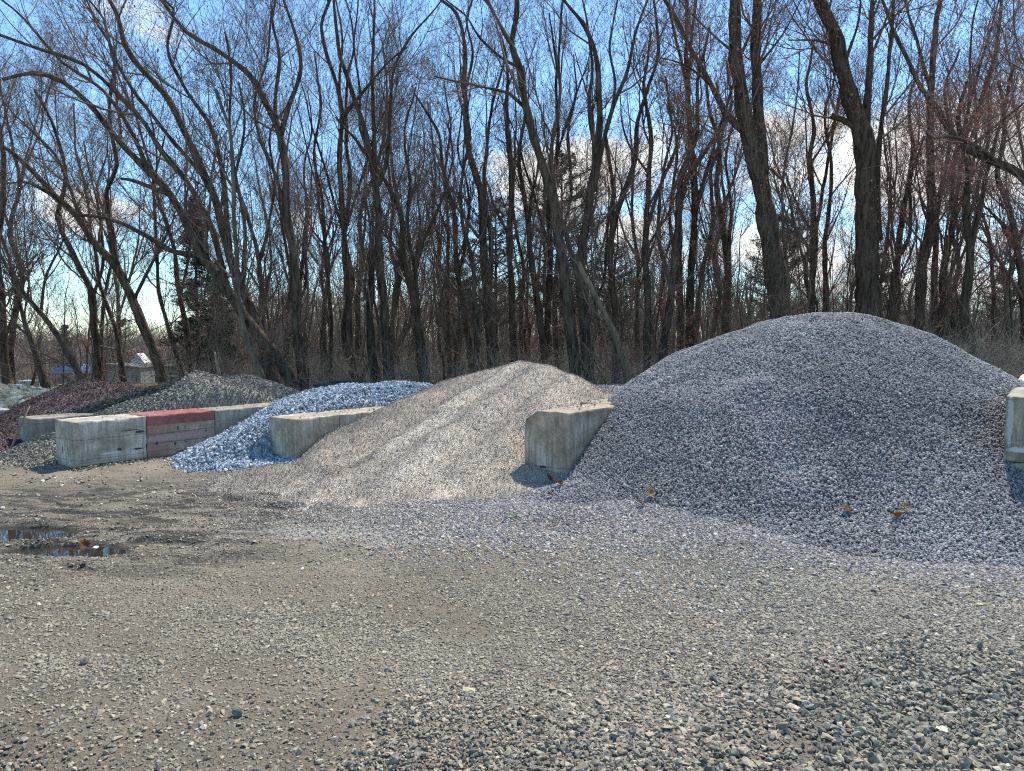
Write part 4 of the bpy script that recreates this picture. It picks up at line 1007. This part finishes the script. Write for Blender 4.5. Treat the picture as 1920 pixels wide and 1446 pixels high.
KIND = [generic(50, 17, .16, 2, M_BARKD, M_TWIG), generic(51, 15, .13, 1, M_BARK, M_TWIGR), generic(52, 18, .19, 3, M_BARKD, M_TWIG, k1=7),
        generic(53, 13, .10, 1, M_BARKL, M_TWIG, k1=10), generic(54, 16, .14, 2, M_BARKD, M_TWIGR), generic(55, 11, .075, 0, M_BARK, M_TWIG, k1=14)]
rt = np.random.default_rng(77); spots = []
while len(spots) < 92:
    y = rt.uniform(26, 62); x = rt.uniform(-.80 * y, .82 * y)
    px = x / y
    # fewer on the left, where open sky shows low down
    if px < -.38 and rt.random() < .72: continue
    if px > .35 and rt.random() < .25: continue
    if any((x - a) ** 2 + (y - b) ** 2 < 1.1 for a, b in spots): continue
    spots.append((x, y))
used = set()
for i, (x, y) in enumerate(spots):
    k = i % 6; loc = (x, y, float(ground_h(x, y)) - .05); rz = rt.uniform(0, 6.28); sc = rt.uniform(.75, 1.15)
    if k not in used:
        used.add(k); KIND[k].location = loc; KIND[k].rotation_euler = (0, 0, rz); KIND[k].scale = (sc,) * 3
    else: copy_tree(KIND[k], loc, rz, sc)

# saplings: thin whips standing thickly between the big stems
def sapling(seed, h):
    r = np.random.default_rng(seed); n = 8
    z = np.linspace(0, h, n); p = np.stack([np.cumsum(r.normal(0, h * .02, n)), np.cumsum(r.normal(0, h * .02, n)), z], -1); p -= p[0]
    root = empty('sapling', (0, 0, 0))
    build_tree(root, [resample(p, .035 * np.linspace(1, .3, n))], r, M_BARKL if seed % 2 else M_BARK, M_TWIG, M_BUDD, 60, trunk_k=5, k1=13, k2=4, k3=3, k4=0, l1=1.0, low=.2, tw=.004)
    return tag(root, 'thin bare sapling between the big stems of the woods', 'sapling', 'thin bare saplings in the woods')
SAP = [sapling(60 + i, h) for i, h in enumerate((5.5, 7, 4.2, 8, 6.2))]
used = set()
for i in range(190):
    y = rt.uniform(23, 48); x = rt.uniform(-.78 * y, .8 * y)
    if x / y < -.42 and rt.random() < .5: continue
    k = i % 5; loc = (x, y, float(ground_h(x, y)) - .03); rz = rt.uniform(0, 6.28); sc = rt.uniform(.7, 1.25)
    if k not in used:
        used.add(k); SAP[k].location = loc; SAP[k].rotation_euler = (0, 0, rz); SAP[k].scale = (sc,) * 3
    else: copy_tree(SAP[k], loc, rz, sc)
# ---------------------------------------------------------------- undergrowth and the far wood: one mass each
def strands(n, xy, h, lean, npts, rad, r, droop=0.0, wob=.12):
    x, y = xy; z = ground_h(x, y) - .03
    d = np.stack([r.normal(0, lean, n), r.normal(0, lean, n), np.ones(n)], -1); d /= np.linalg.norm(d, axis=1)[:, None]
    P = np.empty((n, npts, 3)); P[:, 0] = np.stack([x, y, z], -1); sg = (h / (npts - 1))[:, None]
    for k in range(1, npts):
        d = d + r.normal(0, wob, (n, 3)) - np.array([0, 0, droop]); d /= np.linalg.norm(d, axis=1)[:, None]
        P[:, k] = P[:, k - 1] + d * sg
    return P, rad[:, None] * np.linspace(1, .35, npts)[None]
def wedge(n, y0, y1, a0, a1, r):
    y = r.uniform(y0, y1, n); return r.uniform(a0, a1, n) * y, y
r = np.random.default_rng(90)
M_BRUSH = plain('brush_stems', (.27, .21, .155), .9, var=.5, scale=.9)
M_BRUSHL = plain('brush_tan_stems', (.30, .24, .165), .9, var=.4, scale=.9)
x, y = wedge(9500, 21, 46, -.85, .88, r); k_ = (x / y > -.46) | (r.random(len(x)) < .18); x, y = x[k_], y[k_]; n = len(x)
hgt = r.uniform(.5, 1.9, n) * (1 + .7 * sstep(.1, .3, fbm(x, y, 3, .25) * 2))
P, Q = strands(n, (x, y), hgt, .45, 6, r.uniform(.004, .010, n), r, .05, .22)
parts = [tubes(P, Q, 3)]
P2, Q2 = spawn(P, Q, 3, .2, 1, .55, .4, 50, .02, 4, .2, r, rk=.8, rmin=.0035); parts.append(tubes(P2, Q2, 3))
A, f, _ = join_np(parts)
tag(link('undergrowth', mesh_np('undergrowth', A, f, True), mats=[M_BRUSH]), 'tangled leafless brown undergrowth along the foot of the woods', 'undergrowth', kind='stuff')
x, y = wedge(5200, 15.5, 24, .46, .95, r); n = len(x)
P, Q = strands(n, (x, y), r.uniform(.6, 2.2, n), .5, 7, r.uniform(.004, .009, n), r, .10, .22)
parts = [tubes(P, Q, 3)]; P2, Q2 = spawn(P, Q, 4, .2, 1, .6, .4, 50, .0, 5, .2, r, rk=.8, rmin=.0035); parts.append(tubes(P2, Q2, 3))
A, f, _ = join_np(parts)
tag(link('thicket', mesh_np('thicket', A, f, True), mats=[M_BRUSHL]), 'tan bramble thicket behind the right slope of the tallest pile', 'thicket', kind='stuff')
# grass tufts in the opening behind the pea gravel
x, y = wedge(9000, 20, 26, -.26, .16, r); n = len(x)
P, Q = strands(n, (x, y), r.uniform(.12, .4, n), .4, 4, r.uniform(.004, .008, n), r, .1, .15)
A, f, _ = tubes(P, Q, 3)
tag(link('grass', mesh_np('grass', A, f, True), mats=[plain('grass_green', (.09, .125, .035), .8, var=.4, scale=1)]), 'short green grass at the foot of the woods', 'grass', kind='stuff')
# far wood
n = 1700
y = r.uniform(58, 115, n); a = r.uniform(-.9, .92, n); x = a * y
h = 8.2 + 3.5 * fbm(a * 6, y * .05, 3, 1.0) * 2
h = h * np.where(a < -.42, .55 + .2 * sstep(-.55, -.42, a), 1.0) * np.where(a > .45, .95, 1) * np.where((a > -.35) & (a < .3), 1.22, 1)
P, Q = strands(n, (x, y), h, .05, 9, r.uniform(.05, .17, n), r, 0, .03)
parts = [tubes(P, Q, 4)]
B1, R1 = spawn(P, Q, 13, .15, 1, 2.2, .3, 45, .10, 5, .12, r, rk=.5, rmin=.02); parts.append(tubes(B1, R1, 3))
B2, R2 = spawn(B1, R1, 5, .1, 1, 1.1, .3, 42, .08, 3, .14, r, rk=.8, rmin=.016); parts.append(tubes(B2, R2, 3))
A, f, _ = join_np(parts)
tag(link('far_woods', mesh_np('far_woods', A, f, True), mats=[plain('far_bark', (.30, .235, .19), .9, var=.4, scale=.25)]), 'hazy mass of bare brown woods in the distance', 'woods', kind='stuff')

# ---------------------------------------------------------------- conifers
M_NEED = plain('needles_dark_green', (.045, .075, .035), .8, var=.5, scale=1.2)
M_NEEDP = plain('needles_blue_green', (.065, .10, .06), .8, var=.5, scale=1.2)
def conifer(seed, h, w, mneed, pine):
    r = np.random.default_rng(seed)
    root = empty('pine_tree' if pine else 'spruce_tree')
    st = np.stack([np.zeros(9), np.zeros(9), np.linspace(0, h, 9)], -1); tr = h * .014 * np.linspace(1, .12, 9)
    V, f, _ = tubes(st[None], tr[None], 8, True); link('trunk', mesh_np('trunk', V, f, True), root, [M_BARKD])
    lo = .35 if pine else .08; nb = 90 if pine else 170
    u = r.uniform(lo, .99, nb); a = r.uniform(0, 6.28, nb); ln = w * ((1.05 - u) ** .8 if not pine else np.sin(np.clip((u - lo) / (1 - lo), .06, 1) * 2.6 + .45) * .9 + .12) * r.uniform(.6, 1.1, nb)
    t = np.linspace(0, 1, 6)[None, :]
    P = np.stack([np.cos(a)[:, None] * ln[:, None] * t, np.sin(a)[:, None] * ln[:, None] * t, (u * h)[:, None] + ln[:, None] * ((.25 if pine else -.25) * t + (.15 if pine else .1) * t ** 2)], -1)
    parts = [tubes(P, np.maximum(.008, .02 * ln)[:, None] * np.linspace(1, .3, 6)[None], 3)]
    nn = 4200; k = r.integers(0, nb, nn); s = r.uniform(.25, 1, nn) * 5; i = np.minimum(s.astype(int), 4); fr = (s - i)[:, None]
    c = P[k, i] * (1 - fr) + P[k, i + 1] * fr + r.normal(0, .10, (nn, 3))
    m = 7; cc = np.repeat(c, m, 0); dd = r.normal(size=(nn * m, 3)); dd[:, 2] = dd[:, 2] * .5 + (.3 if pine else -.3); dd /= np.linalg.norm(dd, axis=1)[:, None]
    side = np.cross(dd, r.normal(size=dd.shape)); side /= np.linalg.norm(side, axis=1)[:, None]
    L_ = r.uniform(.10, .26, (len(dd), 1)); T = np.stack([cc - side * .016, cc + side * .016, cc + dd * L_], 1).reshape(-1, 3)
    parts.append((T, [np.arange(len(T)).reshape(-1, 3)], None))
    A, f, _ = join_np(parts); nt_ = len(f[0]); mi = np.concatenate([np.zeros(nt_), np.ones(sum(len(q) for q in f[1:]))])
    link('crown', mesh_np('crown', A, f, False, None, mi), root, [M_BARKD, mneed])
    return root
sp = conifer(1, 9.0, 2.0, M_NEED, False); pn = conifer(2, 15.0, 3.2, M_NEEDP, True); pn2 = conifer(3, 13.0, 3.0, M_NEED, True)
def place(o, px, Yd, sc, label, first):
    x = (px - 960) / F * Yd; loc = (x, Yd, float(ground_h(x, Yd)) - .05)
    if first: o.location = loc; o.scale = (sc,) * 3; o['label'] = label; o['category'] = 'evergreen tree'; o['group'] = 'evergreens inside the bare woods'
    else: o = copy_tree(o, loc, px * .37, sc, label)
    return o
place(sp, 372, 33, .95, 'dark pointed spruce in the woods behind the dark grey pile', True)
place(sp, 415, 36, .7, 'smaller dark spruce just right of the pointed spruce behind the dark grey pile', False)
place(sp, 1790, 44, .7, 'dark green spruce deep in the woods at the far right', False)
place(sp, 125, 62, .8, 'far spruce over the blue roofed shelter', False)
place(pn, 1052, 46, 1.05, 'tall blue green pine showing through bare stems behind the speckled block', True)
place(pn, 930, 50, .95, 'pine with thin crown behind the crest of the pea gravel pile', False)
place(pn, 1150, 50, .75, 'pine right of the tall blue green pine', False)
place(pn2, 1470, 48, .95, 'green pine low behind the crest of the tallest pile', True)
place(pn2, 1640, 50, .8, 'green pine behind the massive ribbed tree', False)
place(pn2, 860, 44, .65, 'short green pine over the left of the pea gravel crest', False)
place(pn2, 228, 66, .6, 'far green pine above the corrugated shed', False)
place(pn2, 1880, 46, .62, 'green pine at the right edge of the photo', False)

# ---------------------------------------------------------------- yard things far behind on the left
def boxm(parts_):
    """parts_: (cx, cy, cz, sx, sy, sz, bevel) -> one mesh"""
    bm = bmesh.new()
    for cx, cy, cz, sx, sy, sz in parts_:
        g = bmesh.ops.create_cube(bm, size=1.0)
        for v in g['verts']: v.co = Vector((v.co.x * sx + cx, v.co.y * sy + cy, v.co.z * sz + cz))
    bmesh.ops.bevel(bm, geom=bm.edges[:], offset=.012, segments=2, affect='EDGES', clamp_overlap=True)
    me = bpy.data.meshes.new('part'); bm.to_mesh(me); bm.free(); return me
def prism(pts, y0, y1):
    """outline in x,z pushed from y0 to y1"""
    bm = bmesh.new(); a = [bm.verts.new((p[0], y0, p[1])) for p in pts]; b = [bm.verts.new((p[0], y1, p[1])) for p in pts]
    bm.faces.new(a); bm.faces.new(b[::-1]); n = len(pts)
    for i in range(n): bm.faces.new((a[i], a[(i + 1) % n], b[(i + 1) % n], b[i])[::-1])
    bmesh.ops.recalc_face_normals(bm, faces=bm.faces[:])
    me = bpy.data.meshes.new('part'); bm.to_mesh(me); bm.free(); return me
def ground_at(px, Yd):
    x = (px - 960) / F * Yd; return (x, Yd, float(ground_h(x, Yd)))
c_white = plain('white_siding', (.62, .64, .62), .6, var=.1); c_roof = plain('brown_shingles', (.16, .145, .13), .9, var=.2, scale=5)
c_wallb = plain('dark_brown_siding', (.10, .075, .06), .85); c_glass = plain('window_glass', (.03, .035, .04), .1, var=.1)
c_yel = plain('yellow_paint', (.62, .40, .05), .5, var=.15); c_blk = plain('black_rubber', (.02, .02, .02), .8); c_blu = plain('blue_tarp', (.16, .30, .62), .5, var=.2, scale=2)
c_wood = plain('pallet_wood', (.50, .36, .17), .85, var=.3, scale=4); c_tin, tN, tL, tb = mat('corrugated_tin')
tt = tN.new('ShaderNodeTexCoord'); tw_ = nd(tN, 'ShaderNodeTexWave', Scale=4.0, Distortion=.3); tL.new(tt.outputs['Object'], tw_.inputs['Vector'])
tr_ = ramp(tN, [(.2, (.16, .19, .175)), (.8, (.34, .38, .35))]); tL.new(tw_.outputs['Fac'], tr_.inputs[0]); tL.new(tr_.outputs[0], tb.inputs['Base Color'])
tb.inputs['Roughness'].default_value = .6; bump(tN, tL, tw_.outputs['Fac'], tb, .8, .03)
# house: gable roof, white downspouted gable end
px, Yd = 292, 58; gx, gy, gz = ground_at(px, Yd)
h = empty('house', (gx, gy, gz)); tag(h, 'low brown house with white trimmed roof behind the trees over the dark grey pile', 'house')
zt = CZ + (635 - 705) / F * Yd - gz
link('wall', boxm([(0, 2, zt / 2, 4.6, 4, zt)]), h, [c_wallb])
link('roof', prism([(-2.7, zt), (2.7, zt), (1.4, zt + .85), (-1.9, zt + .85)], -.35, 4.2), h, [c_roof])
link('fascia', boxm([(0, -.40, zt + .03, 5.5, .08, .14)]), h, [c_white])
wd = link('window', boxm([(-.9, -.03, zt * .55, 1.0, .06, .8), (1.2, -.03, zt * .55, 1.0, .06, .8)]), h, [c_white])
link('pane', boxm([(-.9, -.07, zt * .55, .85, .04, .66), (1.2, -.07, zt * .55, .85, .04, .66)]), wd, [c_glass])
link('dormer', prism([(-1.75, zt - .2), (-.75, zt - .2), (-.65, zt + 1.1), (-1.25, zt + 1.85), (-1.85, zt + 1.1)], -.55, .6), h, [c_white])
# corrugated shed
gx, gy, gz = ground_at(232, 50); s = empty('shed', (gx, gy, gz)); tag(s, 'grey green corrugated shed right of the maroon pile crest', 'shed')
zt = CZ + (635 - 690) / F * 50 - gz
link('wall', boxm([(0, 1, zt / 2, 2.3, 2, zt)]), s, [c_tin]); link('roof', prism([(-1.25, zt), (1.25, zt), (1.25, zt + .06), (-1.25, zt + .32)], -.15, 2.15), s, [c_roof])
link('door', boxm([(.45, -.03, zt * .42, .8, .05, zt * .8)]), s, [plain('shed_door_green', (.20, .24, .22), .7)])
# blue roofed shelter on posts
gx, gy, gz = ground_at(132, 60); s = empty('shelter', (gx, gy, gz)); tag(s, 'open shelter with pale blue roof far behind the maroon pile', 'shelter')
zt = CZ + (635 - 699) / F * 60 - gz
link('roof', prism([(-1.5, zt), (1.6, zt), (1.3, zt + .55), (.2, zt + .72), (-1.2, zt + .25)], -.9, 1.2), s, [c_blu])
for sx in (-1.3, 1.4):
    for sy in (-.8, 1.0): link('post', boxm([(sx, sy, zt / 2, .12, .12, zt)]), s, [c_wallb])
# stacked pallets
gx, gy, gz = ground_at(121, 42); s = empty('pallet_stack', (gx, gy, gz)); tag(s, 'stack of yellowish wooden pallets behind the left slope of the maroon pile', 'pallet stack')
zt = CZ + (635 - 716) / F * 42 - gz; n = int(zt / .16)
for i in range(n):
    link('pallet', boxm([(0, .5, i * .16 + .14, 1.15, 1.0, .025)] + [(-.5 + .5 * j, .5, i * .16 + .065, .09, 1.0, .115) for j in range(3)] + [(0, .12 + k * .25, i * .16 + .02 - .012 + .012, 1.15, .09, .02) for k in range(4)]), s, [c_wood])
# small yellow loader with a glazed cab
gx, gy, gz = ground_at(44, 52); s = empty('loader', (gx, gy, gz)); tag(s, 'small yellow loader with blue white glazed cab behind the cobble pile', 'loader')
zt = CZ + (635 - 715) / F * 52 - gz
link('body', boxm([(0, .7, .62, 1.3, 1.9, .7), (0, 1.5, 1.0, 1.2, .6, .35)]), s, [c_yel])
cb = link('cab', boxm([(-.40, .1, zt - .55, .07, .07, 1.0), (.40, .1, zt - .55, .07, .07, 1.0), (-.40, 1.0, zt - .55, .07, .07, 1.0), (.40, 1.0, zt - .55, .07, .07, 1.0), (0, .55, zt, .95, 1.1, .08)]), s, [plain('pale_blue_frame', (.45, .58, .66), .5)])
link('window', boxm([(0, .14, zt - .5, .7, .02, .7)]), cb, [plain('pale_cab_glass', (.35, .42, .45), .15, var=.1)])
link('arm', boxm([(-.66, .1, zt - .45, .14, 1.6, .3), (-.72, -.5, zt - .55, .16, .25, .75)]), s, [c_yel])
for sx in (-.7, .7):
    for sy in (.15, 1.35):
        V, f, _ = tubes(np.array([[[sx - .13, sy, .36], [sx - .12, sy, .36], [sx + .12, sy, .36], [sx + .13, sy, .36]]]), np.array([[.31, .36, .36, .31]]), 20, True)
        wl = link('wheel', mesh_np('wheel', V, f), s, [c_blk])
        V, f, _ = tubes(np.array([[[sx - .15, sy, .36], [sx + .15, sy, .36]]]), np.array([[.18, .18]]), 16, True); link('rim', mesh_np('rim', V, f), wl, [c_yel])
# low dark steel bin behind the blue stones
p = at(632, 722, 15.5); s = empty('steel_bin', (p[0], p[1], float(ground_h(p[0], p[1])))); tag(s, 'dark steel bin whose rim shows behind the crest of the blue stone pile', 'bin')
zt = p[2] - s.location.z; c_st = plain('dark_painted_steel', (.035, .05, .06), .5)
link('body', boxm([(0, 0, zt / 2, .95, .04, zt - .02), (0, 1.2, zt / 2, .95, .04, zt - .02), (-.47, .6, zt / 2, .04, 1.2, zt - .02), (.47, .6, zt / 2, .04, 1.2, zt - .02), (0, .6, .05, .9, 1.15, .04)]), s, [c_st])
link('rim', boxm([(0, -.02, zt, 1.04, .07, .06), (0, 1.22, zt, 1.04, .07, .06), (-.5, .6, zt - .005, .06, 1.2, .055), (.5, .6, zt - .005, .06, 1.2, .055)]), s, [c_st])
# leaning rusty bar with a red tip, stuck in the maroon stones
a = at(20, 842, 10.35); b = at(62, 745, 10.6); s = empty('metal_rod', tuple(a)); tag(s, 'rusty metal rod with red tip leaning in front of the maroon pile', 'rod')
a2 = np.zeros(3); b2 = b - a; V, f, _ = tubes(np.array([[a2 - b2 * .06, a2, b2 * .5, b2 * .86]]), np.full((1, 4), .014), 8, True)
link('shaft', mesh_np('shaft', V, f, True), s, [plain('rusty_steel', (.22, .15, .115), .8, var=.3)])
V, f, _ = tubes(np.array([[b2 * .862, b2 * .95, b2 * 1.0, b2 * 1.03]]), np.array([[.017, .018, .026, .012]]), 10, True); link('tip', mesh_np('tip', V, f, True), s, [plain('red_oxide', (.19, .05, .04), .7)])

# ---------------------------------------------------------------- dry leaves lying on the stones, single stones and clods
M_LEAF = plain('dry_leaf_brown', (.22, .105, .045), .8, var=.35, scale=20); M_LEAFT = plain('dry_leaf_tan', (.42, .29, .14), .8, var=.3, scale=20)
def surf(x, y):
    return max(float(ground_h(x, y)), float(h_big(np.array(x), np.array(y))), float(h_pea(np.array(x), np.array(y))))
def hit(px, py):
    for Yd in np.arange(3, 14, .02):
        p = at(px, py, Yd)
        if p[2] < surf(p[0], p[1]) + .02: return p
    return p
def leaf(px, py, sz, yaw, m, label, curl=.5):
    p = hit(px, py); r = np.random.default_rng(int(px)); bm = bmesh.new(); rows = []
    lob = [0, .30, .18, .42, .24, .5, .26, .38, .14, .05]
    for i, w in enumerate(lob):
        t = i / (len(lob) - 1) - .5; row = []
        for s in (-1, -.5, 0, .5, 1):
            x = s * w; z = curl * (x * x * 1.6 + t * t * .8) + .03 * abs(s) + r.normal(0, .015)
            row.append(bm.verts.new((x * sz, t * sz, z * sz + .012)))
        rows.append(row)
    for a, b in zip(rows[:-1], rows[1:]):
        for i in range(4): bm.faces.new((a[i], a[i + 1], b[i + 1], b[i]))
    g = bmesh.ops.solidify(bm, geom=bm.faces[:], thickness=.002)
    me = bpy.data.meshes.new('leaf'); bm.to_mesh(me); bm.free()
    o = link('dry_leaf', me, mats=[m], loc=tuple(p + np.array([0, 0, .02]))); o.rotation_euler = (R(42), R(8), yaw)
    st = np.array([[0, -.5, .1], [.02, -.62, .15], [.05, -.8, .3]]) * sz; V, f, _ = tubes(st[None], np.full((1, 3), .0015), 5, True)
    link('stem', mesh_np('stem', V, f, True), o, [m])
    return tag(o, label, 'leaf', 'dry leaves fallen on the stones')
leaf(1216, 930, .13, .4, M_LEAFT, 'tan curled dry leaf low on the left slope of the tallest pile', .8)
leaf(1199, 949, .10, 1.7, M_LEAF, 'red brown dry leaf on the grey stones just below the tan curled leaf', .4)
leaf(1048, 911, .10, 2.4, M_LEAF, 'red brown dry leaf nearest to the speckled block', .5)
leaf(1028, 902, .11, .9, M_LEAF, 'dark brown dry leaf left of another one below the speckled block', .9)
leaf(1030, 932, .07, 2.0, M_LEAF, 'small brown dry leaf lowest of three below the speckled block', .5)
leaf(1583, 960, .12, 1.2, M_LEAFT, 'tan dry leaf alone near the foot of the tallest pile', .6)
leaf(1697, 957, .10, .3, M_LEAFT, 'tan brown dry leaf low on the right side of the tallest pile, upper of two', .6)
leaf(1683, 973, .10, 2.6, M_LEAF, 'orange brown dry leaf low on the right side of the tallest pile, lower of two', .4)
leaf(158, 1030, .11, .6, M_LEAF, 'wet brown leaf at the edge of the puddle', .9)
def rock(name, px, py, sz, m, label, cat, sq=.6, seed=1):
    p = hit(px, py); pr = round_protos(1, 3, (sq, sq), seed)[0]
    o = link(name, mesh_np(name, pr[0] * sz, [pr[1]], True), mats=[m], loc=tuple(p + np.array([0, 0, sz * .12]))); o.rotation_euler = (.1, .2, seed); return tag(o, label, cat)
rock('white_stone', 179, 1029, .06, plain('white_quartz', (.75, .75, .74), .6, var=.1), 'white stone beside the wet leaf at the puddle edge', 'stone', .6, 2)
rock('pale_stone', 66, 1378, .045, plain('pale_quartz', (.55, .54, .52), .7, var=.15), 'small pale stone alone on the bare dirt near the bottom left corner', 'stone', .7, 3)
rock('dark_clod', 156, 1060, .05, plain('dark_clod', (.06, .055, .045), .9), 'small dark clod on the dirt just below the puddle', 'clod', .6, 4)
rock('dark_stone', 160, 1241, .05, plain('dark_stone', (.10, .11, .10), .8), 'dark grey stone on the taupe dirt left of the middle', 'stone', .6, 5)
# small weed sprouts
p = hit(962, 968); V, Q = [], []
rw = np.random.default_rng(8); bm = bmesh.new()
for i in range(16):
    a = rw.uniform(0, 6.28); l = rw.uniform(.025, .05); d = Vector((math.cos(a), math.sin(a), rw.uniform(.2, 1))).normalized(); s = d.cross(Vector((0, 0, 1))).normalized() * l * .25
    b0 = Vector((rw.normal(0, .02), rw.normal(0, .02), 0)); vs = [bm.verts.new(b0), bm.verts.new(b0 + d * l * .5 + s), bm.verts.new(b0 + d * l), bm.verts.new(b0 + d * l * .5 - s)]; bm.faces.new(vs)
bmesh.ops.solidify(bm, geom=bm.faces[:], thickness=.0015)
me = bpy.data.meshes.new('weed'); bm.to_mesh(me); bm.free()
tag(link('weed', me, mats=[plain('weed_green', (.10, .22, .04), .6)], loc=tuple(p)), 'tiny green weed in the stones below the speckled block', 'weed')
